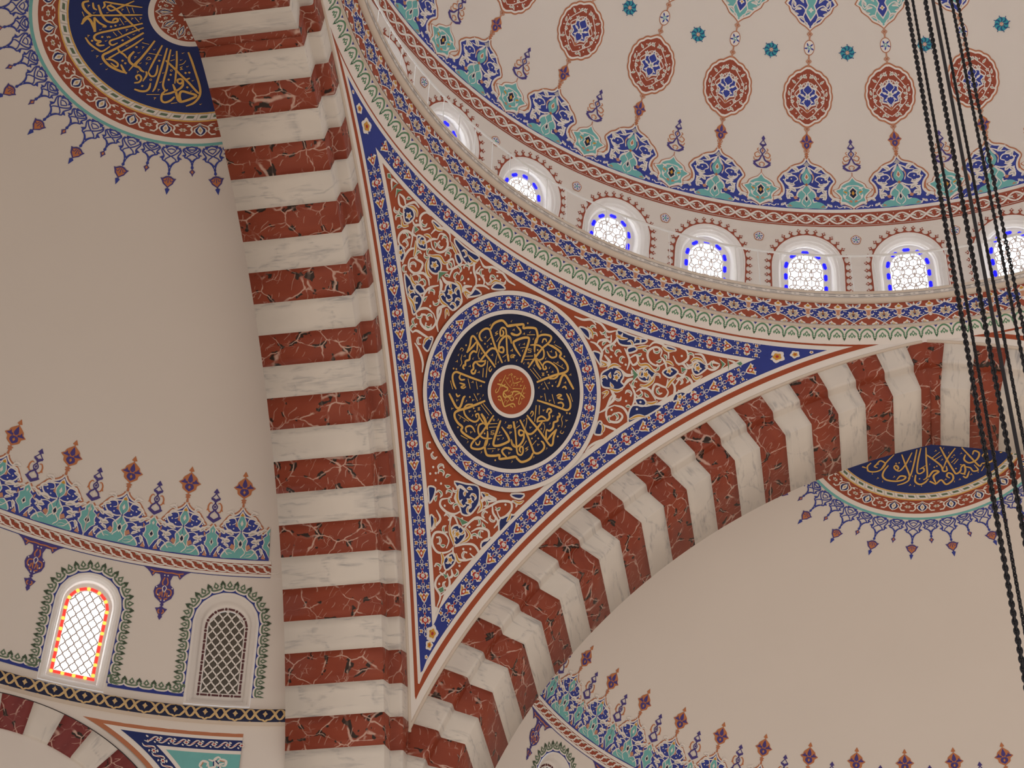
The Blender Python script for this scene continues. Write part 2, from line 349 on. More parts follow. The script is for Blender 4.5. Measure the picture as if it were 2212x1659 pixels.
# ---------------------------------------------------------------- lettering and scrollwork, drawn on their surfaces in 5 mm steps
# s stroke, d diamond dot, r ring, v and c vowel marks, p cartouche, y two-tone leaf, f blossom, g green leaf
TXT_ROUNDEL = '''s9 -243 -115 -224 -129 -197 -148 -184 -150 -178 -137 -179 -106 -174 -95;s7 -215 -103 -205 -110 -196 -101;d6 -155 -91;s3 -144 -72 -117 -92;s9 -88 -77 -114 -102 -151 -135 -179 -156 -191 -172 -184 -188 -164 -201 -141 -207 -141 -220 -128 -227 -100 -231 -75 -230;s7 -132 -111 -153 -122 -161 -139 -151 -158 -130 -168 -107 -170 -93 -164 -87 -149 -96 -135 -105 -142 -97 -150;s11 -85 -129 -64 -142 -49 -158 -37 -174;s6 -88 -143 -66 -156 -45 -163;s8 -33 -113 -41 -145 -50 -178 -61 -211 -74 -233 -80 -254 -73 -264 -49 -259 -29 -245 -21 -222 -28 -194 -35 -178;s7 -59 -156 -75 -169 -76 -185 -65 -203 -44 -210 -24 -205 -6 -196;s9 2 -119 2 -146 3 -184 6 -211 14 -218 35 -207 58 -186 64 -174 47 -158 15 -140;s7 -116 -219 -126 -204 -113 -191 -98 -192 -82 -204;s6 -50 -225 -50 -240 -59 -244 -67 -236;s9 -28 -213 -23 -239 -9 -259 3 -263 31 -252 47 -243 52 -256 74 -245 111 -226;s8 87 -204 63 -206 51 -221 58 -231 80 -239;s7 54 -101 67 -124;s7 71 -168 83 -182 93 -182;s3 -99 -98 -51 -121;s3 -92 -90 -42 -112;s3 -39 -151 -6 -135;s3 -34 -163 -1 -147;s3 -10 -241 22 -226;s3 9 -180 29 -168;s3 -176 -172 -123 -177;s3 -135 -239 -102 -241;d6 -123 -123;d6 -113 -131;d6 -158 -216;d6 -43 -192;d6 37 -268;s3 -7 -166 -19 -172 -17 -178 -6 -175 -8 -182 -20 -184;s3 -98 -109 -107 -115 -98 -115 -104 -122 -93 -118;s6 38 -135 49 -119 54 -125 45 -134;r4 -26 -129;v7 -200 -125;v7 -208 -162;v7 -137 -96;v7 -134 -141;v7 -140 -183;v7 -98 -211;v7 20 -189;v7 36 -225;v7 83 -220;v7 59 -147;v7 -126 -67;c7 -163 -112;c7 -117 -151;c7 -88 -177;c7 -54 -133;c7 -9 -122;c7 24 -119;c7 15 -164;c7 37 -179;c7 -9 -224;c7 14 -241;c7 -29 -264;c7 -98 -251;c7 -111 -80;c7 -163 -182;c7 -105 -63;s8 116 14 172 21 224 26 247 29 256 42 251 59 237 76 221 88;s6 186 62 194 72 205 72 193 58 207 59 218 61;s7 201 39 215 47 226 42 226 29;s3 136 51 153 26;s3 166 61 190 31;s3 235 94 257 69;s4 120 -5 138 -66;s4 133 0 145 -33;s5 110 -46 112 -34 118 -35 121 -43 117 -54;s8 172 -14 172 0 180 5 188 -1 183 -13 190 -26 186 -39 172 -47;s7 149 -65 146 -50 156 -36 172 -36 183 -41;s7 148 -60 166 -51 184 -42;s8 168 -52 161 -74 153 -97 142 -115 126 -120 116 -113;s8 98 -56 123 -69 163 -87 199 -107 231 -124 240 -115 234 -88 235 -56;s8 235 -56 222 -84 212 -114;s7 212 -114 202 -96 195 -74;s8 195 -74 210 -73 218 -56 214 -39 216 -34 226 -24 221 -10 227 -7 226 2 218 5;s8 77 -84 101 -103 134 -131 163 -160 180 -176 197 -172 210 -154 211 -137 200 -126 190 -124;s7 55 -100 70 -123 91 -162 107 -194 118 -208 132 -206 135 -192 127 -176 118 -180 119 -192 128 -198;s8 102 -118 91 -122 92 -133 101 -139 111 -131 111 -122 100 -117;s8 111 -122 119 -144 115 -168 102 -186 84 -185 70 -168;s9 176 -179 173 -202 159 -220 141 -231 122 -226 111 -222 83 -238;d6 151 -130;d6 176 -119;d6 249 -80;d6 251 19;d6 263 22;s3 85 -104 74 -121;s3 133 -147 127 -171;s3 171 -130 162 -153;s3 103 -72 107 -81 111 -105;r3 102 -69;s3 180 -60 186 -70 188 -93;r3 176 -58;r3 174 -80;s3 240 3 239 -12 248 -24 251 -41;v7 130 -94;v7 157 -11;v7 202 -16;v7 238 -41;v7 261 -9;v7 185 -142;v7 59 -144;v7 128 33;v7 167 34;c7 69 -98;c7 94 -81;c7 161 -115;c7 200 -48;c7 223 -142;c7 184 -194;c7 105 -246;c7 264 -34;s3 266 -52 263 -62 253 -61 255 -52;s3 149 -165 140 -178 151 -174 144 -187;s5 38 -124 51 -120 53 -127 42 -134;s6 69 -201 83 -201 90 -204'''
TXT_CENTRE = '''s3 -46 48 -48 23 -51 -3 -52 -22 -58 -31 -63 -25 -61 -14;s6 -66 2 -49 6 -30 6 -20 6 -18 -3 -27 -12 -26 -26 -16 -31 -2 -20 10 -10;s4 -33 15 -46 -1;s6 10 -10 8 1 16 7 31 11 50 5 63 1;s4 25 13 37 9 25 -1 20 -13;s4 16 -17 22 -24 14 -32 3 -25 15 -15;s4 -25 -18 -11 -24 9 -27;s3 44 46 44 27 44 0 45 -21 49 -32 55 -27 54 -17;s5 -45 -44 -38 -36 -27 -43 -14 -57 -3 -64 7 -55 21 -42 31 -40 39 -48;s2 -12 -56 -9 -42 -1 -41 1 -53;s2 -43 30 -24 19 -3 11;s3 1 13 40 28;s2 -21 54 -11 42 -2 34 12 43 23 54;s2 -10 30 9 38 22 52;r4 -24 60;r4 20 61;d4 21 -52;d4 28 -52;d4 -37 -50;d4 -30 -50;d4 31 -15;v5 -60 19;v5 -34 39;v5 -8 57;v5 6 55;v5 31 37;v5 54 15;v5 55 -7;c5 -33 53;c5 -19 32;c5 -8 22;c5 2 25;c5 14 32;c5 31 53;c5 51 35;c5 -10 -4;c5 1 -4;c5 -13 -38;c5 3 -39'''
TXT_WEST = '''s9 -148 307 -149 326 -134 332 -112 329 -89 320 -88 329 -83 344 -64 360;s7 -89 320 -68 264 -48 202 -34 156;s9 -65 360 -80 340 -77 330 -55 326 -19 328;s9 -19 328 -77 311;s7 -77 311 -50 303 -27 286 -30 298;s7 -137 297 -115 301 -103 294;s7 -128 262 -111 264 -102 275;s8 -122 283 -81 285 -50 278 -37 263 -34 245 -43 240 -48 249 -41 259;s7 -103 259 -85 253 -84 235 -90 203 -98 165;s7 -103 259 -106 250 -96 239 -75 229 -23 207 28 185;s7 -127 259 -99 214 -64 147;s8 0 165 -2 219 -5 268 -9 311 -6 331 5 338 17 333 25 321 29 336 39 331 44 314;s7 18 167 25 222 32 263 33 288 42 295 53 289 50 269;s7 -9 365 21 359 50 343 65 329 55 298;s9 38 173 53 220 68 274 76 310 81 331 100 334 131 322 160 297 177 275;s7 100 326 110 307 131 294 141 303 120 316;s7 100 317 88 275;s7 90 270 76 221 59 180;s7 71 275 85 274 102 263 120 257;s9 101 226 117 248 135 253 155 243 174 224;s6 126 200 147 235 170 267;s8 137 285 165 282 179 278;d7 9 311;d7 12 348;d7 45 250;d7 86 213;d7 124 275;d7 137 269;d7 -21 270;d7 -20 255;s3 -83 196 -53 195;s3 -74 180 -49 180;s3 -46 233 -13 227;s3 -32 183 -8 175;s3 2 270 23 263;s3 2 253 23 245;s3 -114 342 -93 342;s3 34 231 47 223;v7 -129 314;v7 -75 213;v7 -29 193;v7 -22 165;v7 10 224;v7 -11 353;v7 79 351;v7 125 229;c7 -95 305;c7 -80 263;c7 -109 242;c7 -25 216;c7 12 202;c7 -21 307;c7 29 303;c7 -18 238;c7 51 358;c7 34 206;c7 71 242;c7 111 211;c7 112 347;c7 139 336;s3 11 295 19 295 14 289 21 288 17 283;s8 80 146 108 178 134 211 155 237 168 229 182 225 191 217;s7 190 211 205 213 225 233;s7 105 127 135 153 169 182 195 204;s7 195 204 212 201 216 188 203 176 177 165;s7 120 114 162 138 218 172 261 199 275 213;s7 129 104 166 123 201 139 240 161 263 171 283 168 281 159;s7 140 86 186 99 233 116 265 129;s8 167 133 201 116 238 99 274 81 314 64 325 56;s8 155 49 193 47 241 47 283 47 317 51 339 63 356 87 361 116;s8 265 118 253 115 253 103 263 99 270 110 263 118;s8 264 98 281 106 292 126 297 153 296 181;s7 260 88 257 72;s9 339 128 314 126 301 114 313 92 330 69 338 94 340 128 327 136 308 135 286 135 265 136;s8 315 144 326 164 327 184 315 192 294 184 283 168;s8 246 270 260 252 265 234 258 220 239 209;s7 222 263 224 246 212 234 197 238 200 250 214 249;d7 87 213;d7 162 155;d7 227 133;d7 244 145;d7 233 81;d7 235 68;d7 290 91;d7 242 240;s3 279 236 292 192;s3 123 181 144 140;s3 173 118 172 102;s3 337 164 340 142;s3 75 190 89 169;s3 145 197 137 186 147 180 148 193;r4 227 205;r4 211 126;s3 206 84 208 93 213 88 216 96 217 85;s3 197 94 195 78 185 66;v7 95 192;v7 161 199;v7 274 190;v7 302 212;v7 184 238;c7 114 157;c7 153 219;c7 111 212;c7 213 155;c7 246 174;c7 154 103;c7 179 81;c7 210 67;c7 269 64;c7 308 81;c7 366 63;c7 154 67'''
TXT_NORTH = '''s6 275 226 259 236;s7 236 214 253 230 249 255 222 264 197 258 177 235 182 221 198 211 215 228 223 236 210 246;s7 197 258 171 223 137 188;s7 105 193 92 249 78 304 82 330 101 343 132 349;s7 62 189 92 249 120 278 140 258 132 246 122 261 131 276;s8 164 241 184 267 191 293 176 315 139 328 106 326 94 312 116 305 133 322;s7 41 175 53 234 70 299 84 323;s7 24 170 37 229 45 288 35 303 16 292 18 275 34 280;s7 3 169 4 240 3 319 20 337;s8 51 307 55 340 37 358 15 351 -2 333;s8 4 206 -26 236 -57 272 -64 299 -80 297 -78 274;s8 -55 171 -79 234 -109 302 -119 316 -136 303 -139 284;s7 -118 182 -85 234 -65 286;s9 -2 326 -24 296 -46 301 -23 322 -33 362;s8 -6 346 -32 365;s8 -33 362 -55 344 -75 368 -103 347 -103 321 -85 310 -79 326 -92 337;s8 -144 180 -185 239 -215 279 -226 266;s8 -159 218 -153 244 -174 262 -205 246 -216 213 -196 199 -188 219;s8 -139 284 -152 271 -157 297 -151 317 -135 313;s7 -157 281 -178 288 -189 305 -210 299 -194 272;s8 -146 330 -161 337 -173 305;s7 -237 213 -229 226 -242 233 -248 213 -235 206;s8 -226 266 -258 259 -273 246 -279 219 -274 199;s6 -300 209 -310 205;s4 -19 229 -54 198;s4 -32 237 -61 216;s4 -100 258 -119 236;s4 -110 266 -129 240;s3 26 274 6 263;s4 -223 305 -239 273;d6 -39 271;d6 -28 276;d6 -139 270;d6 36 329;d6 118 235;d6 131 236;d6 207 226;d6 -118 289;d6 -154 320;v8 143 304;v8 213 299;v8 -73 342;v8 -180 321;v8 -111 219;v8 -141 211;v8 -61 239;v8 -103 229;v8 -36 190;v8 70 235;v8 78 356;v8 -132 345;c8 59 362;c8 29 365;c8 -110 354;c8 -210 309;c8 65 312;c8 193 319;c8 -70 179;c8 -10 258;c8 -91 204;c8 234 271;c8 254 250;c8 129 253'''
ARAB_SIDE = '''p0 331 221 348 246 366 265 400 266 419 246 417 223 436 214 416 188 388 182 354 175 338 196;p0 467 285 474 306 495 318 519 314 537 310 526 285 518 268 495 261 476 267;p0 560 325 572 348 589 360 617 353 605 327 588 316;p0 660 401 668 419 687 427 718 419 709 394 692 372 673 375;p0 331 407 376 409 419 414 457 421 452 404 421 386 395 367 357 358 337 381;p0 395 357 418 374 432 366 417 348 401 341;p0 533 429 573 435 579 427 553 419;p0 493 153 514 166 546 176 575 196 606 202 566 145 528 111 504 87 491 120;p0 496 183 523 198 542 188 537 172 514 166;p0 634 260 657 285 676 282 643 236;p0 176 348 201 356 223 348 233 324 207 330;p0 264 284 296 291 305 267 321 246 298 257;p0 387 -2 388 41 402 43 418 4 397 -9;s5 530 381 527 405 502 409 480 387 480 362 501 342 534 342 555 363;s5 574 342 553 369 530 381;s5 473 398 489 424 524 429 552 412 565 385;s5 590 309 594 279 582 274 550 271 550 238 572 223 601 232 609 260 592 275;s5 600 310 625 292 634 260 631 230;s5 300 300 309 325 333 351 340 383 326 401;s5 240 316 266 317 300 300 308 268 338 271;s5 312 377 320 349 299 350 274 335 270 316;s5 382 351 404 332 420 311 422 276;s5 451 231 483 206 494 179 493 153;s5 488 212 503 232 532 241 560 225 573 212;s5 425 127 404 104 408 77 429 62 462 72 472 98 455 108 434 96;s5 425 127 461 132 490 113 501 85;s5 378 75 398 102 400 145 408 170;s5 608 378 625 390 646 381 664 392;s5 619 347 640 349 648 375;s5 708 415 737 413 753 427 761 445;s5 655 446 681 454 700 440 715 425;s5 577 404 602 383 621 391 636 420 620 445 595 445;s5 624 296 639 342 674 343 691 317 680 291 642 285;s5 715 425 733 444 760 448;s5 785 477 813 475 796 442;s5 417 320 438 304 452 325 436 346 415 323;s5 141 379 179 382 212 397 239 387;s5 212 397 257 399 294 383 326 401;s5 394 36 431 38 467 39 481 24;s5 379 -90 392 -56 424 -22 455 -5;s7 400 266 426 256 452 267;s7 433 212 441 238 457 255;s7 366 258 342 262 343 277 314 292;s7 385 181 408 162 414 147 403 118;y9 452 325 466 316 492 328 522 316 539 313;y9 492 242 515 248 534 274 536 304;y9 650 411 661 429 684 434 705 424;y9 670 366 692 354 712 377;y9 556 370 573 374 593 368;y9 598 277 603 304 617 332;y9 346 249 364 272 395 278;y9 382 180 411 182 434 199;y9 332 383 355 382 382 391;y9 427 371 445 383 471 401;y9 542 188 565 195 583 213;y9 523 421 548 414 576 426;y9 502 100 529 126 562 136;y8 206 362 232 355 246 330;y8 311 262 335 259 312 241;y8 360 149 380 165 371 132;y8 404 40 417 25 415 3;f18 500 290;f14 583 341;f16 685 397;f14 658 263;g11 439 290 471 276 460 246 455 269;g11 623 374 644 376 633 357;g11 755 464 778 456 769 431 768 450;g11 781 479 793 463 798 439;g9 819 477 832 490 841 483 834 473;f16 392 230'''
ARAB_FOOT = '''p0 -93 -408 -43 -397 7 -387 29 -425 30 -458 11 -500 -20 -509 -39 -487 -70 -466 -68 -431;p0 -40 -567 -22 -554 3 -560 20 -577 12 -607 -7 -627 -34 -605 -42 -585;p0 -35 -691 -8 -658 10 -677 7 -701 -14 -729 -32 -710;p0 144 -500 138 -462 193 -426 174 -468 155 -509;p0 93 -581 108 -558 130 -546 103 -597;p0 -189 -468 -160 -462 -155 -497 -164 -524 -178 -496;p0 -145 -563 -124 -568 -119 -592 -125 -611;p0 28 -402 74 -400 98 -404 60 -426;p0 149 -359 199 -339 192 -362 160 -368;s5 -12 -636 -29 -663 -65 -680 -91 -670 -107 -647 -103 -616 -69 -605 -40 -621 -40 -653;s5 -14 -637 -6 -660 20 -673 54 -663 93 -635;s5 -9 -635 28 -610 66 -599 96 -620 84 -641 59 -634;s5 -27 -499 -50 -521 -82 -527 -117 -515 -121 -493 -97 -477;s5 -12 -563 -46 -530 -60 -535 -54 -573;s5 8 -555 25 -518 51 -494 95 -500;s5 39 -556 65 -532 104 -526 115 -556 91 -575;s5 39 -482 63 -455 88 -428 113 -404 157 -390 168 -420 138 -462 103 -429;s5 89 -431 102 -456 132 -478 124 -508;s5 -128 -536 -100 -561 -111 -592 -121 -619;s5 -27 -747 -41 -772 -39 -801 -8 -828 -9 -870;s5 -7 -739 13 -764 15 -793 -8 -828;s5 -14 -729 -22 -749 -39 -745;s5 5 -718 16 -740 2 -755;s7 -67 -454 -66 -417 -25 -424;s7 30 -458 53 -416 99 -407;y9 -56 -567 -42 -595 -24 -614 -13 -633;y9 12 -553 37 -570 30 -593 7 -615;y9 -55 -676 -40 -696 -39 -722;y9 3 -657 22 -679 36 -677;y9 -69 -428 -60 -462 -36 -485;y9 32 -431 47 -452 39 -482;y8 46 -408 58 -400 36 -402;y8 168 -379 191 -379 207 -362;y8 171 -428 171 -449 165 -465;y7 -111 -582 -124 -568 -108 -601;f17 -14 -587;f16 -11 -688;f17 -6 -453;g11 -43 -528 -17 -528 14 -529 -6 -547 -22 -533;g10 -23 -746 -1 -747 -8 -759;g9 -25 -808 -8 -792 0 -805 -11 -816'''

# ---------------------------------------------------------------- measured shape of the building
A = 10.0                                   # half side of the bay
EC, ZC = 2.0869, 16.3414                   # the pointed arch: each half a circle whose centre lies EC past the axis, at ZC
R0, R1, R3 = 12.8836, 12.375, 11.8958      # rim, step, soffit
D2, D4 = 0.2265, 2.0                       # depth of the step and of the soffit
G0, G = 0.0295, 0.0481                     # half width of the crown block, width of the others
RS, ZD = 11.3176, 28.8584                  # main dome
HC, RH, ZH = 1.0961, 9.4006, 19.7471       # half domes: centre behind the wall plane, radius, springing
THA = math.acos(EC/R0)

def sideB(s, d, z): return np.stack([-s, A+d, z], -1)      # north arch: s towards the corner, d behind the wall plane
def sideA(s, d, z): return np.stack([-A-d, s, z], -1)      # west arch
def joint(k):
    """(angle, sign) of joint k; k>0 on the corner side of the crown"""
    return THA-(G0+(abs(k)-1)*G), (1 if k > 0 else -1)

rnd = random.Random(5)
def build_arch(name, side, label):
    root = tag(empty(name), label, 'arch', 'striped marble arches carrying the dome')
    prof = [(R0+0.02, -0.0, 1), (R1+0.01, 0.0, 1)]
    prof = [(R0, 0.0), (R1+0.05, 0.0), (R1+0.012, 0.012), (R1, 0.05), (R1, D2-0.03), (R1-0.008, D2), (R3+0.012, D2), (R3, D2+0.012), (R3, D4), (R0, D4)]
    pr = np.array(prof); run = np.concatenate([[0], np.cumsum(np.linalg.norm(np.diff(pr, axis=0), axis=1))])
    for k in list(range(-7, 0))+list(range(1, 29)):
        if k == -1: 
            ths = None
        a, sg = joint(k); b = joint(k+1)[0] if k != -1 else None
        n = 4
        if k == -1:        # the narrow crown block spans the apex
            angs = [(joint(-1)[0]+(THA-joint(-1)[0])*i/2, -1) for i in range(3)]+[(THA+(joint(1)[0]-THA)*i/2, 1) for i in range(1, 3)]
        else:
            angs = [(a+(b-a)*i/n, sg) for i in range(n+1)]
        red = (k % 2 == 0) if k > 0 else (k % 2 == 1)
        V = []; UV = []; ou, ov = rnd.uniform(0, 50), rnd.uniform(0, 50)
        for i, (t, g) in enumerate(angs):
            s = g*(-EC+pr[:, 0]*math.cos(t)); z = ZC+pr[:, 0]*math.sin(t)
            s = np.where(g*s < 0, 0, s)
            V.append(side(s, pr[:, 1], z)); arc = i*G*R3/n
            UV.append(np.stack([ou+run, ov+arc+0*run], -1))
        V = np.concatenate(V); UV = np.concatenate(UV); m = len(pr); F = [tuple(f) for f in grid(len(angs)-1, m-1).tolist()]
        F += [tuple(range(m)), tuple(range(len(V)-1, len(V)-1-m, -1))]
        obj('red_voussoir' if red else 'white_voussoir', V, F, 'red_marble' if red else 'white_marble', None, root, UV)
    return root
arch_n = build_arch('arch', sideB, 'red and white striped pointed arch curving along the lower right of the calligraphy roundel')
arch_w = build_arch('arch', sideA, 'red and white striped arch rising steeply on the left, its broad banded underside in view')

# ---- surfaces: each takes plane coordinates in metres and returns points and normals into the room
def S_dome(p):
    """x along the parallel at longitude phi0=0 (turn the object), y the meridian arc from the springing"""
    el = p[:, 1]/RS; ph = p[:, 0]/(RS*np.cos(el))
    n = np.stack([np.cos(el)*np.cos(ph), np.cos(el)*np.sin(ph), np.sin(el)], -1)
    return n*RS+np.array([0, 0, ZD]), -n
def S_dome_ang(p):
    """x the longitude in degrees, y the meridian arc"""
    el = p[:, 1]/RS; ph = np.radians(p[:, 0])
    n = np.stack([np.cos(el)*np.cos(ph), np.cos(el)*np.sin(ph), np.sin(el)], -1)
    return n*RS+np.array([0, 0, ZD]), -n
def half_frame(side): return (lambda u, v, z: sideA(u, HC+v, z)) if side == 'w' else (lambda u, v, z: sideB(u, HC+v, z))
def S_half(side, b0=None):
    """b0 None: x is the bearing in degrees from the corner end; else x metres about bearing b0; y the meridian arc (negative: on the drum)"""
    fr = half_frame(side); org = fr(np.zeros(1), np.zeros(1), np.zeros(1))[0]
    def f(p):
        el = p[:, 1]/RH; ce = np.where(el > 0, np.cos(el), 1.0); se = np.where(el > 0, np.sin(el), el)
        b = np.radians(p[:, 0]) if b0 is None else math.radians(b0)-p[:, 0]/(RH*ce)*(1 if side == 'w' else 1)
        P = fr(RH*ce*np.cos(b), RH*ce*np.sin(b), ZH+RH*se)
        n = P-np.array([org[0], org[1], ZH]); n[:, 2] = np.where(el > 0, n[:, 2], 0); n /= np.linalg.norm(n, axis=1)[:, None]
        return P, -n
    return f
def rho(z):
    s = -EC+np.sqrt(np.maximum(R0**2-(z-ZC)**2, 0)); return np.sqrt(A*A+np.maximum(s, 0)**2)
ZTOP = ZC+math.sqrt(R0**2-EC**2)

# ---- main dome: shell with window openings
KV = list(range(-8, 24))                    # the window bays that are built open
PHI = lambda k: 146.25-11.25*k
WT, WR, WB = 3.25, 0.78, 1.42              # window head centre, half width, sill (meridian arc)
def window_outline(r, tc, tb, n=28):
    a = np.linspace(0, pi, n+1); head = np.stack([r*np.cos(a), tc+r*np.sin(a)], -1)
    side_ = np.linspace(tb, tc, 13)[:-1]
    right = np.stack([np.full(12, r), side_], -1); left = np.stack([np.full(12, -r), side_[::-1]], -1)
    bot = np.stack([np.linspace(-r, r, 13)[1:-1], np.full(11, tb)], -1)
    return np.concatenate([right, head, left, bot])
def holed_patch(x0, x1, y0, y1, out, ctr, rows=5):
    """flat ring between an opening and its rectangle, as rows of quads"""
    d = out-ctr; n = len(out); tx = np.where(d[:, 0] > 0, (x1-ctr[0])/np.maximum(d[:, 0], 1e-9), (x0-ctr[0])/np.minimum(d[:, 0], -1e-9))
    ty = np.where(d[:, 1] > 0, (y1-ctr[1])/np.maximum(d[:, 1], 1e-9), (y0-ctr[1])/np.minimum(d[:, 1], -1e-9))
    ax, ay = np.abs(tx), np.abs(ty); lim = np.minimum(ax, ay); edge = ctr+d*lim[:, None]
    for c in ((x0, y0), (x1, y0), (x0, y1), (x1, y1)):       # snap the nearest ray to each corner
        edge[np.argmin(np.linalg.norm(edge-np.array(c), axis=1))] = c
    p = np.concatenate([out+(edge-out)*i/rows for i in range(rows+1)])
    F = [(r*n+i, r*n+(i+1) % n, (r+1)*n+(i+1) % n, (r+1)*n+i) for r in range(rows) for i in range(n)]
    return p, F
ms = Mesh()
TW = 22.3*pi/180*RS                        # top of the window zone
for k in range(-8, 24):
    if k in KV:
        hw = 5.625
        out = window_outline(WR, WT, WB); mdeg = lambda q: np.stack([PHI(k)+np.degrees(q[:, 0]/(RS*np.cos(q[:, 1]/RS))), q[:, 1]], -1)
        o2 = mdeg(out); p, F = holed_patch(PHI(k)-hw, PHI(k)+hw, 0.2, TW, o2, np.array([PHI(k), 2.4]))
        ms.add(S_dome_ang(p)[0], F)
    else:
        X, Y = np.meshgrid(np.linspace(PHI(k)-5.625, PHI(k)+5.625, 5), np.linspace(0.2, TW, 6), indexing='ij')
        ms.add(S_dome_ang(np.stack([X, Y], -1).reshape(-1, 2))[0], grid(4, 5).tolist())
X, Y = np.meshgrid(np.linspace(0, 360, 129), np.linspace(TW, RS*pi/2*0.9995, 40), indexing='ij')
ms.add(S_dome_ang(np.stack([X, Y], -1).reshape(-1, 2))[0], grid(128, 39).tolist())
dome = tag(ms.build('dome', ['plaster'], smooth=True), 'huge off-white main dome at upper right, painted with red medallions above its ring of windows', 'dome')

# ---- gallery cornice under the windows
cornice = tag(obj('cornice', *revolve([(9.757, 29.335), (9.745, 29.36), (9.60, 29.82)], 0, 2*pi, 256), 'white'), 'ring cornice below the dome windows with a red and blue flower frieze', 'cornice', kind='structure')
obj('gallery_floor', *revolve([(9.475, 30.043), (9.62, 30.05), (11.6, 30.05)], 0, 2*pi, 192), 'stucco', None, cornice)
obj('lip_moulding', *revolve([(9.60, 29.82), (9.585, 29.80), (9.53, 29.815), (9.50, 29.85), (9.488, 29.87), (9.485, 29.97), (9.472, 29.985), (9.468, 30.03), (9.475, 30.043)], 0, 2*pi, 256), 'cream', None, cornice)
obj('foot_moulding', *revolve([(9.79, 29.30), (9.74, 29.30), (9.735, 29.335), (9.757, 29.337)], 0, 2*pi, 256), 'cream', None, cornice)

# ---- pendentives
def pend_grid(n=48, m=40, z0=ZC+3.2):
    """corner web between the two arches, longitude 90..180"""
    V = []
    for z in np.concatenate([np.linspace(z0, 27.6, m-16), np.linspace(27.6, ZTOP, 17)[1:]]):
        s = max(-EC+math.sqrt(max(R0**2-(z-ZC)**2, 0)), 0.0); r = math.sqrt(A*A+s*s); t = math.atan2(s, A)
        ph = np.linspace(pi/2+t, pi-t, n+1)
        if s >= A: ph = np.full(n+1, 0.75*pi); 
        V.append(np.stack([r*np.cos(ph), r*np.sin(ph), z+0*ph], -1))
    rows = len(V)
    ph = np.linspace(pi/2, pi, n+1)
    V.append(np.stack([9.99*np.cos(ph), 9.99*np.sin(ph), 29.07+0*ph], -1)); V.append(np.stack([9.77*np.cos(ph), 9.77*np.sin(ph), 29.335+0*ph], -1))
    return np.concatenate(V), grid(rows+1, n)
PV, PF = pend_grid()
pend = tag(obj('pendentive', PV, PF, 'white', smooth=True), 'curved triangular web between the two striped arches, filled with red arabesque around a calligraphy roundel', 'pendentive', 'pendentives under the dome')
pend2 = tag(obj('pendentive', PV*np.array([-1, 1, 1]), PF, 'white', smooth=True), 'tip of the next painted web behind the hanging chains, right edge above the arch crown', 'pendentive', 'pendentives under the dome')
for nm, f in (('wall_south_west', np.array([1, -1, 1])), ('wall_south_east', np.array([-1, -1, 1]))):
    o = obj(nm, PV*f, PF, 'white', smooth=True); o['kind'] = 'structure'; tag(o, 'plain corner web of the hall behind the viewer', 'wall')

# ---------------------------------------------------------------- windows
def clip_runs(p, inside):
    ok = inside(p); out = []; cur = []
    for q, k in zip(p, ok):
        if k: cur.append(q)
        elif len(cur) > 1: out.append(np.array(cur)); cur = []
        else: cur = []
    if len(cur) > 1: out.append(np.array(cur))
    return out
def inside_u(r, tc, tb):
    return lambda p: (np.abs(p[:, 0]) < r) & (p[:, 1] > tb) & ((p[:, 1] < tc) | (p[:, 0]**2+(p[:, 1]-tc)**2 < r*r))
def path_u(r, tc, tb, n=240):
    """open path up the left side, over the head, down the right side and along the sill, with arc length"""
    a = np.linspace(pi, 0, n)
    p = np.concatenate([np.stack([np.full(n, -r), np.linspace(tb, tc, n)], -1), np.stack([r*np.cos(a), tc+r*np.sin(a)], -1), np.stack([np.full(n, r), np.linspace(tc, tb, n)], -1), np.stack([np.linspace(r, -r, n), np.full(n, tb)], -1)])
    s = np.concatenate([[0], np.cumsum(np.linalg.norm(np.diff(p, axis=0), axis=1))]); return p, s
def along(p, s, q):
    x = np.interp(q, s, p[:, 0]); y = np.interp(q, s, p[:, 1]); d = 0.004
    return x, y, math.atan2(np.interp(q+d, s, p[:, 1])-np.interp(q-d, s, p[:, 1]), np.interp(q+d, s, p[:, 0])-np.interp(q-d, s, p[:, 0]))
def lay(surf, p, depth):
    P, N = surf(np.asarray(p, float)); return P-N*np.asarray(depth, float)[:, None] if np.ndim(depth) else P-N*depth
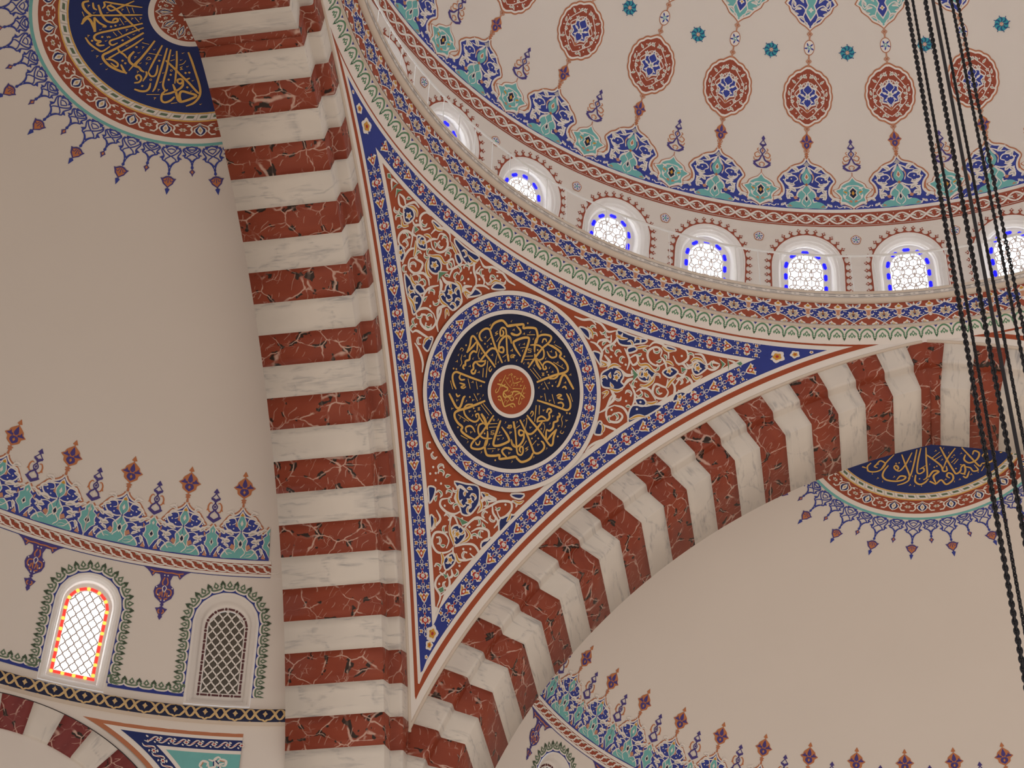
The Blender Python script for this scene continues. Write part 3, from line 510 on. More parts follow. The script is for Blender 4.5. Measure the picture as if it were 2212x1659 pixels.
def build_window(name, surf, wall, steps, gl, depth, kind, lit, label):
    """wall/gl: (half width, head centre, sill) of the wall opening and of the glazed field; steps: (inset, depth) of the mouldings"""
    root = tag(empty(name), label, 'window', None, 'structure')
    fr = Mesh(); rings = []
    for ins, d in steps: rings.append((window_outline(wall[0]-ins, wall[1]-ins*0.0, wall[2]+ins), d))
    rings.append((window_outline(gl[0]+0.05, gl[1], gl[2]-0.05), depth)); rings.append((window_outline(gl[0], gl[1], gl[2]), depth))
    V = np.concatenate([lay(surf, o, d) for o, d in rings]); n = len(rings[0][0])
    F = [(r*n+i, r*n+(i+1) % n, (r+1)*n+(i+1) % n, (r+1)*n+i) for r in range(len(rings)-1) for i in range(n)]
    obj('window_frame', V, F, 'stucco', None, root)
    bw = 0.115 if kind == 'dome' else 0.085            # coloured border
    r, tc, tb = gl; back = Paint()
    def field(rr, c, tbb):
        o = window_outline(rr, tc, tbb); m = len(o); cc = np.array([[0, (tc+tbb)/2]])
        back.raw(np.concatenate([o, (o+cc)/2, cc]), [(i, (i+1) % m, m+(i+1) % m, m+i) for i in range(m)]+[(m+i, m+(i+1) % m, 2*m) for i in range(m)], c, 0)
    sf = lambda d: (lambda p: (lay(surf, p, d), surf(p)[1]))
    field(r-bw, 'lit_glass' if lit else 'dim_glass', tb+bw); back.build('glass', sf(depth+0.02), root)
    # stucco border plate between the frame and the inner field
    pl = Mesh(); a, b = window_outline(r, tc, tb), window_outline(r-bw, tc, tb+bw); m = len(a)
    pl.add(np.concatenate([lay(surf, a, depth), lay(surf, b, depth)]), [(i, (i+1) % m, m+(i+1) % m, m+i) for i in range(m)])
    pl.build('border_plate', ['stucco'], root)
    tr = Paint(); col = Paint(); ins = inside_u(r-bw, tc, tb+bw)
    if kind == 'dome':
        c = 0.235
        for i in range(-3, 4):
            for j in range(0, 12):
                x = (i+(0.5 if j % 2 else 0))*c; y = tb+j*c*0.866
                for rr in (0.155,):
                    an = np.linspace(0, 2*pi, 49); q = np.stack([x+rr*np.cos(an), y+rr*np.sin(an)], -1)
                    for run in clip_runs(q, ins): tr.stroke(run, 0.028, 'lead', 1, 0)
        for x in (-0.115, 0.115):
            tr.stroke([(x, tb+bw), (x, tc+0.3)], 0.018, 'lead', 1, 0)
        p, s = path_u(r-bw/2, tc, tb+bw/2); top = 2*(tc-tb-bw/2)+pi*(r-bw/2); nn = 17
        for i in range(nn):
            x, y, t = along(p, s, (i+0.5)*top/nn)
            hexa = Paint(); hexa.poly([(-0.082, 0), (-0.055, 0.036), (0.055, 0.036), (0.082, 0), (0.055, -0.036), (-0.055, -0.036)], 'lit_blue_glass', 1)
            col.at(hexa, x, y, t)
    else:
        w_, h_ = 0.158, 0.214; dark = 'lead' if lit else 'stucco'; lw = 0.026 if lit else 0.026
        for sgn in (-1, 1):
            for k in range(-12, 18):
                t = np.linspace(-4.6, 4.6, 900); x = t*w_/2*1.0; y = tb+bw+k*h_+sgn*t*h_/2
                wig = 0.012*np.sin(2*pi*t) if not lit else 0.016*np.sin(2*pi*t)
                for run in clip_runs(np.stack([x+wig*0.4, y+wig*sgn], -1), ins): tr.stroke(run, lw, dark, 1.5, 0)
        p, s = path_u(r-bw/2, tc, tb+bw/2); tot = s[-1]; nn = 22; stp = tot/nn
        for i in range(nn):
            x, y, t = along(p, s, (i+0.5)*stp); dash = Paint()
            if lit: dash.poly([(-stp*0.33, -0.026), (stp*0.33, -0.026), (stp*0.33, 0.026), (-stp*0.33, 0.026)], 'lit_red_glass', 1)
            else: dash.poly([(-stp*0.30, -0.018), (stp*0.30, -0.018), (stp*0.30, 0.018), (-stp*0.30, 0.018)], 'dim_red_glass', 1)
            col.at(dash, x, y, t)
            x, y, t = along(p, s, i*stp); col.disc(x, y, 0.034 if lit else 0.026, 'lit_yellow_glass' if lit else 'dim_red_glass', 1.5, 10)
    tr.build('tracery', sf(depth), root, h=0.004); col.build('coloured_glass', sf(depth), root)
    return root
STEPS_D = [(0.0, -0.02), (0.05, -0.02), (0.065, 0.02), (0.105, 0.02), (0.12, 0.06), (0.165, 0.07), (0.185, 0.12), (0.21, 0.13)]
KW = list(range(-2, 8))+[k for k in range(-8, 24) if not -2 <= k < 8]
names_w = {-2: 'mostly hidden dome window at the top edge where the cornice climbs out of the picture', -1: 'dome window seen edge on, only its pale reveal showing above the steep cornice', 0: 'steeply foreshortened dome window showing a sliver of lit glass, upper left of the ring',
  1: 'dome window above the middle of the pendentive, second to show its lit glass from the left', 2: 'dome window left of centre in the ring, thin handrail crossing its head', 3: 'dome window right of the ring rosette, rail crossing level with its blue border head',
  4: 'dome window straight above the right tip of the red arabesque', 5: 'dome window just left of the hanging chains', 6: 'dome window behind the hanging chains, its glass glaring white', 7: 'dome window beyond the chains, cut by the right edge'}
base_w = None
for k in KW:
    if base_w is None:
        base_w = build_window('window_1', S_dome, (WR, WT, WB), STEPS_D, (0.475, 3.35, 1.62), 0.30, 'dome', True, names_w[k]); o = base_w
    else:
        o = copy_tree(base_w); o.name = 'window_%d' % (k+3 if -2 <= k < 8 else (40+k))
    o['label'] = names_w.get(k, 'drum window outside the picture on the far side of the ring'); o['group'] = 'windows around the drum'; o.rotation_euler = (0, 0, rad(PHI(k)))

# ---------------------------------------------------------------- half domes
HWIN = {'w': [13.75, 29.65, 45.4], 'n': [25.1, 40.7, 56.3, 71.9]}
HW = (0.59, 2.83, 1.27); HG = (0.405, 2.80, 1.50)
STEPS_H = [(0.0, -0.015), (0.045, -0.015), (0.055, 0.015), (0.085, 0.015), (0.10, 0.045), (0.125, 0.05), (0.135, 0.09), (0.15, 0.10)]
def build_half(side, label):
    sb = S_half(side); m = Mesh(); lo, hi = 1.06, 3.72; cur = 5.6; wd = 7.6
    def plain(x0, x1, y0, y1, nx, ny):
        X, Y = np.meshgrid(np.linspace(x0, x1, nx+1), np.linspace(y0, y1, ny+1), indexing='ij')
        m.add(sb(np.stack([X, Y], -1).reshape(-1, 2))[0], grid(nx, ny).tolist())
    for c in HWIN[side]:
        if c-wd > cur: plain(cur, c-wd, lo, hi, 4, 8)
        out = window_outline(*HW); q = np.stack([c-np.degrees(out[:, 0]/(RH*np.cos(out[:, 1]/RH))), out[:, 1]], -1)
        p, F = holed_patch(c-wd, c+wd, lo, hi, q, np.array([c, 2.2])); m.add(sb(p)[0], F); cur = c+wd
    plain(cur, 174.4, lo, hi, 48, 8)
    plain(5.6, 174.4, -6.0, lo, 72, 12); plain(5.6, 174.4, hi, RH*pi/2*0.9995, 96, 40)
    return tag(m.build('half_dome', ['plaster'], smooth=True), label, 'half dome', 'half domes behind the arches')
half_w = build_half('w', 'shaded half dome on the left behind the broad striped arch')
half_n = build_half('n', 'wide half dome at lower right under the arch, calligraphy roundel at its crown')
def hwin(name, side, b, lit, label):
    return build_window(name, S_half(side, b), HW, STEPS_H, HG, 0.17, 'half', lit, label)
hwin('window_11', 'w', 13.75, False, 'unlit lattice window beside the striped arch, dark glass in pale tracery')
hwin('window_12', 'w', 29.65, True, 'brightly lit lattice window with red and yellow glass border, lower left')
hwin('window_13', 'w', 45.4, False, 'window past the left edge of the half dome')
for i, b in enumerate(HWIN['n']):
    hwin('window_%d' % (14+i), 'n', b, False, ['arched window just peeping over the bottom edge under its green scroll border', 'window below the bottom edge, second from the arch', 'window below the bottom edge, third from the arch', 'window below the bottom edge at far right'][i])
# the two half domes behind the viewer close the hall
for nm, sp in (('wall_south', lambda P: P*np.array([1, -1, 1])), ('wall_east', lambda P: P*np.array([-1, 1, 1]))):
    X, Y = np.meshgrid(np.linspace(0, 180, 49), np.linspace(0, RH*pi/2*0.9995, 24), indexing='ij')
    P = S_half('n' if nm == 'wall_south' else 'w')(np.stack([X, Y], -1).reshape(-1, 2))[0]
    o = tag(obj(nm, sp(P), grid(48, 23), 'plaster', smooth=True), 'plain half dome of the hall out of view', 'wall', kind='structure')

# ---------------------------------------------------------------- railing on the gallery
rail = tag(empty('railing'), 'thin white railing on the gallery in front of the dome windows', 'railing')
an = np.radians(np.linspace(55, 185, 131))
obj('handrail', *tube(np.stack([9.8*np.cos(an), 9.8*np.sin(an), 31.38+0*an], -1), 0.026, 6), 'rail_white', None, rail)
pv, pf = tube([(9.8, 0, 30.045), (9.8, 0, 31.37)], 0.009, 6); post = None
for d in np.arange(58, 184, 2.8125):
    if post is None: post = obj('post', pv, pf, 'rail_white', None, rail); o = post
    else: o = post.copy(); C.objects.link(o); o.parent = rail
    o.rotation_euler = (0, 0, rad(d))

# ---------------------------------------------------------------- chains that carry the chandelier (below the picture)
def chain_mesh(ln, pitch, r, wd):
    """a straight chain of oval links hanging from z=0 down"""
    nm, nr = 10, 5; t = np.linspace(0, 2*pi, nm, endpoint=False); hl = pitch*0.5+r*1.6
    V = []; F = []; n = int(ln/pitch)
    px = wd*np.cos(t); pz = hl*np.sin(t); tx = -wd*np.sin(t); tz = hl*np.cos(t); ll = np.hypot(tx, tz); nx, nz = tz/ll, -tx/ll
    a = np.linspace(0, 2*pi, nr, endpoint=False)
    link = np.stack([(px[:, None]+r*np.cos(a)*nx[:, None]), np.broadcast_to(r*np.sin(a), (nm, nr)), (pz[:, None]+r*np.cos(a)*nz[:, None])], -1).reshape(-1, 3)
    i = np.arange(nm)[:, None]; j = np.arange(nr)[None, :]
    lf = np.stack([i*nr+j, ((i+1) % nm)*nr+j, ((i+1) % nm)*nr+(j+1) % nr, i*nr+(j+1) % nr], -1).reshape(-1, 4)
    for k in range(n):
        q = link.copy()
        if k % 2: q = q[:, [1, 0, 2]]
        c, s_ = math.cos(0.6), math.sin(0.6); q = np.stack([q[:, 0]*c-q[:, 1]*s_, q[:, 0]*s_+q[:, 1]*c, q[:, 2]-k*pitch], -1)
        V.append(q); F.append(lf+k*len(link))
    return np.concatenate(V), np.concatenate(F)
CH = [(6.90, 0.0, 1), (7.17, 0.3, 0), (7.705, -0.25, 1), (8.29, 0.25, 0), (8.80, -0.1, 0), (9.05, 0.15, 0)]
cl = ['leftmost chain of the hanging bundle, thick double links', 'second chain from the left in the hanging bundle', 'thick chain just left of the plain cable', 'chain just right of the plain cable', 'second chain from the right in the hanging bundle', 'rightmost chain of the hanging bundle']
def hang(az, off):
    d = 20.26+off; return CAM[0]+d*math.sin(rad(az)), CAM[1]+d*math.cos(rad(az))
thin = thick = None
for (az, off, big), lb in zip(CH, cl):
    x, y = hang(az, off); z = ZD+math.sqrt(RS**2-x*x-y*y)+0.02
    src = thick if big else thin
    if src is None:
        v, f = chain_mesh(35.0, 0.066, 0.0135, 0.027) if big else chain_mesh(35.0, 0.060, 0.0105, 0.021)
        o = obj('chain', v, f, 'iron')
        if big: thick = o
        else: thin = o
    else: o = src.copy(); C.objects.link(o)
    o.location = (x, y, z); o.rotation_euler = (0, 0, az*7.0); tag(o, lb, 'chain', 'chains hanging from the dome')
x, y = hang(8.03, -0.35); z = ZD+math.sqrt(RS**2-x*x-y*y)+0.02
cable = tag(empty('cable', (x, y, z)), 'smooth dark cable with a fitting in the middle of the chains', 'cable')
obj('wire', *tube([(0, 0, 0), (0, 0, -18), (0, 0, -35)], 0.026, 8), 'iron', None, cable)
zf = 31.05-z
o = obj('coupling', *tube([(0, 0, zf+0.40), (0, 0, zf+0.36), (0, 0, zf-0.10), (0, 0, zf-0.14)], [0.028, 0.046, 0.046, 0.028], 10), 'iron', None, cable)

# ---------------------------------------------------------------- painting of the main dome
DG = 11.25
def ring_map(cell_deg, y0, hgt, d0):
    """unit cell u in 0..1, v in 0..1 -> longitude (degrees) and meridian arc; cell i starts at d0+i*cell_deg"""
    return lambda i: (lambda p: np.stack([d0+(i+p[:, 0])*cell_deg, y0+p[:, 1]*hgt], -1))

# twisted ribbon with small leaves, red ground
def ribbon_cell(leafy=True, ground='brick', strand='white', shade='sage'):
    c = Paint(); c.rect(0, 0, 1, 1, ground, 0, 4, 1)
    if leafy:
        t = np.linspace(0, 1, 13)
        up = np.stack([t, 0.5+0.36*np.cos(pi*t)], -1); dn = np.stack([t, 0.5-0.36*np.cos(pi*t)], -1)
        c.stroke(up, 0.13, strand, 1, 0); c.stroke(dn, 0.13, strand, 1.6, 0)
        c.poly([(0.04, 0.30), (0.22, 0.42), (0.44, 0.53), (0.30, 0.60), (0.10, 0.62), (0.17, 0.48)], strand, 2, 0)
        c.poly([(0.14, 0.40), (0.30, 0.47), (0.40, 0.53), (0.24, 0.53)], shade, 3, 0)
        c.poly([(0.95, 0.72), (0.80, 0.62), (0.60, 0.50), (0.72, 0.42), (0.90, 0.40), (0.83, 0.55)], strand, 2, 0)
        c.poly([(0.86, 0.62), (0.72, 0.55), (0.64, 0.50), (0.78, 0.50)], shade, 3, 0)
        for x, y in ((0.5, 0.12), (0.5, 0.88), (0.08, 0.80), (0.92, 0.22)): c.disc(x, y, 0.035, strand, 1, 6, ry=0.055)
    else:       # interlocked loops
        for k in (0, 1):
            o = 0.5*k
            p = [(o-0.42, 0.30), (o-0.28, 0.10), (o+0.02, 0.12), (o+0.26, 0.34), (o+0.34, 0.62), (o+0.52, 0.86), (o+0.74, 0.88)]
            c.stroke(p, [0.07, 0.10, 0.12, 0.12, 0.10, 0.10, 0.06], strand, 1+k*0.5, 4)
            q = [(o-0.10, 0.62), (o+0.06, 0.82), (o+0.30, 0.90), (o+0.52, 0.80)]
            c.stroke(q, [0.10, 0.12, 0.11, 0.05], strand, 1.7, 4); c.leaf(o+0.02, 0.60, 1.0, 0.24, 0.10, shade, 2.4)
    return c
bb = Paint(); cell = ribbon_cell()
M_ = ring_map(1.875, 4.285, 0.262, 62.0)
for i in range(64): bb.put(cell, M_(i))
for y in (4.258, 4.560):
    bb.rect(62, y-0.012, 182, y+0.014, 'brick', 0, 96, 1)
bb.build('braid_band', S_dome_ang, dome)
wl = Paint(); wl.rect(62, 4.59, 182, 4.652, 'white', 0, 96, 1); wl.build('white_fillet', S_dome_ang, dome)

# one bay of the lace border: big blue palmette in the middle, turquoise cartouche on the bay boundary
def lace_bay():
    L_ = Paint()
    edge = [(0.0, 5.80), (0.05, 5.71), (0.13, 5.655), (0.24, 5.62), (0.33, 5.565), (0.40, 5.49), (0.49, 5.435), (0.54, 5.37), (0.585, 5.30), (0.535, 5.235), (0.49, 5.15), (0.475, 5.05), (0.50, 4.96), (0.60, 4.875), (0.72, 4.82), (0.86, 4.76), (1.0, 4.70)]
    h = np.array(edge)
    base = np.array([(1.0, 4.65), (0.5, 4.65), (0.0, 4.65)])
    # fill as stacked quads between the axis and the outline
    hh = smooth_path(h, 3)
    for sg in (1, -1):
        n = len(hh); ctr = np.array([0.0, 4.95]); q = np.concatenate([hh, base]); m = len(q)
        L_.raw(np.concatenate([q, np.array([[0, 4.95]])])*np.array([sg, 1]), [(i, i+1, m) for i in range(m-1)]+[(m-1, 0, m)], 'lace_blue', 0)
    def both(f):
        t = Paint(); f(t); t.mirror(); L_.put(t, lambda p: p)
    def outline(t):
        d = np.gradient(hh, axis=0); d /= np.linalg.norm(d, axis=1)[:, None]; nr = np.stack([-d[:, 1], d[:, 0]], -1)*np.array([[-1, -1]])
        nr = np.where((nr[:, :1]*(hh[:, :1])+nr[:, 1:]*(hh[:, 1:]-4.9)) < 0, -nr, nr)
        k = hh[:, 1] > 4.97
        t.stroke(hh+nr*0.012, 0.035, 'white', 1, 0)
        t.stroke((hh+nr*0.048)[k], 0.026, 'orange', 1, 0)
        # pale crescent beside the cartouche
        t.stroke([(0.585, 5.245), (0.535, 5.15), (0.53, 5.04), (0.58, 4.95), (0.68, 4.90), (0.78, 4.90)], [0.03, 0.09, 0.12, 0.12, 0.08, 0.02], 'plaster', 0.7, 4)
        t.stroke([(0.60, 5.25), (0.555, 5.16), (0.545, 5.05), (0.585, 4.96), (0.68, 4.905), (0.76, 4.925)], [0.018, 0.025, 0.028, 0.03, 0.03, 0.012], 'orange', 1.2, 4)
    both(outline)
    L_.stroke([(0, 5.80), (0, 5.93)], [0.03, 0.018], 'orange', 1, 0); L_.mpoly([(0, 5.80), (0.045, 5.86), (0.02, 5.89), (0.05, 5.915), (0, 5.95)], 'orange', 1)
    # turquoise stem: root leaves, lower heart, upper drop
    for outl, col, l in ((0.03, 'white', 1), (0.0, 'turquoise', 2)):
        def G(pts): 
            p = np.array(pts); c0 = p.mean(0); v = p-c0; return c0+v*(1+outl/np.maximum(np.linalg.norm(v, axis=1)[:, None], 0.05))
        L_.mpoly([(0, 4.66-outl*0.2), (0.10+outl, 4.67), (0.30+outl, 4.665), (0.42+outl, 4.69), (0.36+outl, 4.78+outl), (0.25+outl, 4.82+outl), (0.15+outl, 4.80+outl), (0.13+outl, 4.87), (0.19+outl, 4.95), (0.16+outl, 5.03+outl), (0.08+outl, 5.10+outl), (0.035+outl, 5.20), (0, 5.24+outl)], col, l, 3)
        L_.mpoly([(0, 5.20-outl), (0.05+outl, 5.24), (0.105+outl, 5.33), (0.10+outl, 5.42), (0.05+outl, 5.50+outl), (0, 5.60+outl*1.6)], col, l, 3)
    L_.mpoly([(0, 4.80), (0.045, 4.86), (0.03, 4.93), (0, 4.98)], 'white', 3); L_.mpoly([(0, 4.83), (0.025, 4.87), (0.015, 4.92), (0, 4.95)], 'navy', 4)
    L_.mpoly([(0, 5.31), (0.05, 5.37), (0.03, 5.43), (0, 5.48)], 'white', 3); L_.mpoly([(0, 5.34), (0.028, 5.375), (0.015, 5.42), (0, 5.45)], 'orange', 4)
    L_.mpoly([(0, 5.17), (0.035, 5.21), (0, 5.25)], 'orange', 4)
    def scrolls(t):
        t.stroke([(0.02, 4.70), (0.10, 4.80), (0.02, 4.98), (0.09, 5.08), (0.0, 5.22)], 0.018, 'white', 3, 4)
        t.stroke([(0.04, 5.20), (0.20, 5.13), (0.36, 5.16), (0.47, 5.27), (0.40, 5.38), (0.26, 5.41), (0.19, 5.33), (0.27, 5.27)], [0.03, 0.032, 0.03, 0.03, 0.03, 0.026, 0.024, 0.016], 'white', 2, 4)
        t.stroke([(0.03, 5.62), (0.13, 5.56), (0.22, 5.50), (0.34, 5.48)], [0.02, 0.03, 0.03, 0.012], 'white', 2, 4)
        t.stroke([(0.12, 5.26), (0.15, 5.40), (0.08, 5.53), (0.0, 5.66)], [0.02, 0.028, 0.028, 0.02], 'white', 2, 4)
        t.mpoly([(0, 5.64), (0.0, 5.64), (0.07, 5.66), (0.035, 5.70), (0, 5.745)], 'white', 2)
        for x, y, a, ln, wd, bd in ((0.16, 5.50, 0.5, 0.20, 0.085, 0.1), (0.30, 5.44, 0.0, 0.19, 0.08, -0.1), (0.40, 5.32, 0.9, 0.13, 0.07, 0.1), (0.24, 5.20, 0.3, 0.20, 0.075, -0.15), (0.22, 5.04, 0.5, 0.18, 0.08, 0.1), (0.33, 5.10, -0.9, 0.15, 0.075, 0.1), (0.40, 5.00, -1.6, 0.14, 0.08, 0), (0.27, 4.93, 0.2, 0.16, 0.08, 0.1), (0.52, 4.80, 0.4, 0.20, 0.06, 0.2), (0.70, 4.73, 0.2, 0.20, 0.055, 0.2), (0.56, 4.70, 2.4, 0.16, 0.06, 0)):
            t.leaf(x, y, a, ln+0.03, wd+0.012, 'white', 2, bd); t.leaf(x+0.03*math.cos(a), y+0.03*math.sin(a), a, ln*0.6, wd*0.35, 'grey', 3, bd)
        t.stroke([(0.42, 4.68), (0.52, 4.80), (0.62, 4.78), (0.70, 4.69), (0.80, 4.72), (0.90, 4.70), (0.97, 4.665)], 0.02, 'white', 2, 4)
        for x, y in ((0.24, 5.58), (0.43, 5.40), (0.33, 5.33), (0.50, 5.30), (0.28, 5.24), (0.38, 5.24), (0.13, 5.14), (0.43, 5.08), (0.36, 4.88), (0.46, 4.74), (0.62, 4.72), (0.82, 4.69)): t.disc(x, y, 0.018, 'white', 3, 6)
        t.poly([(0.19, 4.88), (0.25, 4.86), (0.29, 4.91), (0.22, 4.95)], 'salmon', 3); t.poly([(0.30, 4.69), (0.36, 4.74), (0.40, 4.70)], 'salmon', 3); t.stroke([(0.13, 5.32), (0.155, 5.40), (0.12, 5.47)], 0.022, 'salmon', 2.5, 4)
    both(scrolls)
    return L_
def cartouche():
    """turquoise cartouche on the bay boundary, x about the boundary"""
    t = Paint()
    o = [(0, 4.685), (0.07, 4.735), (0.17, 4.78), (0.27, 4.83), (0.25, 4.92), (0.30, 5.00), (0.385, 5.09), (0.28, 5.13), (0.24, 5.21), (0.15, 5.27), (0.07, 5.31), (0, 5.40)]
    t.mpoly([(x*1.13, 5.02+(y-5.02)*1.10) for x, y in o], 'orange', 1.0, 3); t.mpoly([(x*1.06, 5.02+(y-5.02)*1.05) for x, y in o], 'white', 1.4, 3)
    t.mpoly([(x*0.93, 5.02+(y-5.02)*0.93) for x, y in o], 'turquoise', 1.8, 3)
    t.mpoly([(0, 4.87), (0.05, 4.92), (0.10, 4.97), (0.07, 5.03), (0.10, 5.08), (0.05, 5.12), (0, 5.18)], 'white', 2.4, 0); t.mpoly([(0, 4.90), (0.035, 4.94), (0.07, 4.975), (0.05, 5.03), (0.07, 5.07), (0.03, 5.11), (0, 5.14)], 'navy', 3, 0)
    t.mpoly([(0, 4.97), (0.035, 5.02), (0, 5.08)], 'yellow', 3.6, 0)
    b = Paint()
    b.stroke([(0.02, 4.84), (0.12, 4.86), (0.20, 4.93), (0.13, 5.0), (0.20, 5.08), (0.12, 5.17), (0.0, 5.20)], 0.017, 'white', 2.2, 4)
    b.stroke([(0.03, 5.20), (0.12, 5.19), (0.18, 5.14)], 0.014, 'white', 2.2, 4); b.leaf(0.17, 4.90, 1.2, 0.12, 0.05, 'white', 2.3); b.leaf(0.12, 5.12, 0.3, 0.13, 0.045, 'white', 2.3); b.poly([(0.03, 4.80), (0.10, 4.83), (0.06, 4.87), (0.02, 4.84)], 'salmon', 2.6); b.leaf(0.12, 5.03, 0.4, 0.10, 0.04, 'yellow', 2.6)
    b.mirror(); t.put(b, lambda p: p)
    t.stroke([(0, 5.42), (0, 5.50)], 0.018, 'orange', 1, 0)
    return t
lb = Paint(); bay = lace_bay(); car = cartouche()
def deg_map(c): return lambda p: np.stack([c-np.degrees(p[:, 0]/(RS*np.cos(p[:, 1]/RS))), p[:, 1]], -1)
for k in range(-3, 9): lb.put(bay, deg_map(PHI(k)))
lb.build('lace_border', S_dome_ang, dome)
def dome_part(name, paint_, ks, off=0.0):
    """a motif drawn about longitude 0, repeated by turning copies about the dome's axis"""
    first = None
    for k in ks:
        if first is None: first = paint_.build(name, S_dome, dome); o = first
        else: o = first.copy(); C.objects.link(o); o.parent = dome
        o.rotation_euler = (0, 0, rad(PHI(k)+off))
dome_part('lace_cartouche', car, range(-3, 9), 5.625)
# blue spear above each cartouche
def spear():
    t = Paint(); b = Paint()
    b.stroke([(0.0, 5.53), (0.10, 5.56), (0.17, 5.64), (0.07, 5.70), (0.03, 5.78), (0.0, 5.84)], [0.02, 0.05, 0.045, 0.035, 0.03, 0.02], 'violet', 1, 4)
    b.poly([(0.10, 5.53), (0.20, 5.60), (0.155, 5.66), (0.13, 5.59), (0.05, 5.56)], 'violet', 1); b.poly([(0.14, 5.615), (0.205, 5.66), (0.15, 5.68)], 'violet', 1.2)
    b.stroke([(0.03, 5.57), (0.06, 5.62), (0.0, 5.66)], 0.018, 'rust', 1.4, 4)
    b.stroke([(0.04, 5.80), (0.13, 5.76), (0.17, 5.83), (0.10, 5.88), (0.06, 5.84)], [0.02, 0.022, 0.022, 0.018, 0.012], 'rust', 1, 4); b.stroke([(0.10, 5.70), (0.17, 5.70), (0.19, 5.76)], 0.018, 'rust', 1, 4); b.stroke([(0.08, 5.90), (0.12, 5.94), (0.09, 5.97)], 0.016, 'rust', 1, 4)
    b.stroke([(0.0, 5.84), (0.055, 5.92), (0.0, 6.0), (0.07, 6.06)], 0.022, 'violet', 1.2, 4); b.poly([(0.0, 6.02), (0.085, 6.065), (0.06, 6.085), (0.0, 6.06)], 'violet', 1); b.stroke([(0.07, 6.06), (0.03, 6.12), (0.0, 6.16)], 0.018, 'violet', 1, 3)
    b.mirror(); t.put(b, lambda p: p); t.mpoly([(0, 6.14), (0.03, 6.17), (0.018, 6.175), (0.045, 6.19), (0, 6.265)], 'violet', 1); t.mpoly([(0, 5.87), (0.02, 5.92), (0, 5.97)], 'orange', 1.5)
    return t
dome_part('spear_finial', spear(), range(-3, 9), 5.625)
# rust flower on the palmette tip
def bud(y0, hgt, wd, c1='rust', c2='violet'):
    t = Paint(); f = lambda x, y: (x*wd, y0+y*hgt)
    o = [(0, 0), (0.30, 0.10), (0.62, 0.22), (0.66, 0.38), (1.0, 0.50), (0.70, 0.60), (0.62, 0.74), (0.30, 0.88), (0, 1.0)]
    t.mpoly([f(*q) for q in o], c1, 1, 2)
    t.mpoly([f(*q) for q in [(0, 0.10), (0.30, 0.20), (0.40, 0.30), (0.28, 0.44), (0, 0.46)]], c2, 2, 2)
    t.mpoly([f(*q) for q in [(0, 0.20), (0.14, 0.30), (0, 0.40)]], c1, 3, 0); t.mpoly([f(*q) for q in [(0, 0.50), (0.22, 0.60), (0.14, 0.78), (0, 0.93)]], c2, 2, 2)
    b = Paint(); b.poly([f(*q) for q in [(0.22, 0.46), (0.86, 0.50), (0.58, 0.60), (0.52, 0.70), (0.40, 0.58), (0.20, 0.54)]], c2, 2, 0); b.mirror(); t.put(b, lambda p: p)
    t.disc(*f(0, 0.30), 0.07*wd, 'yellow', 3.5, 6)
    return t
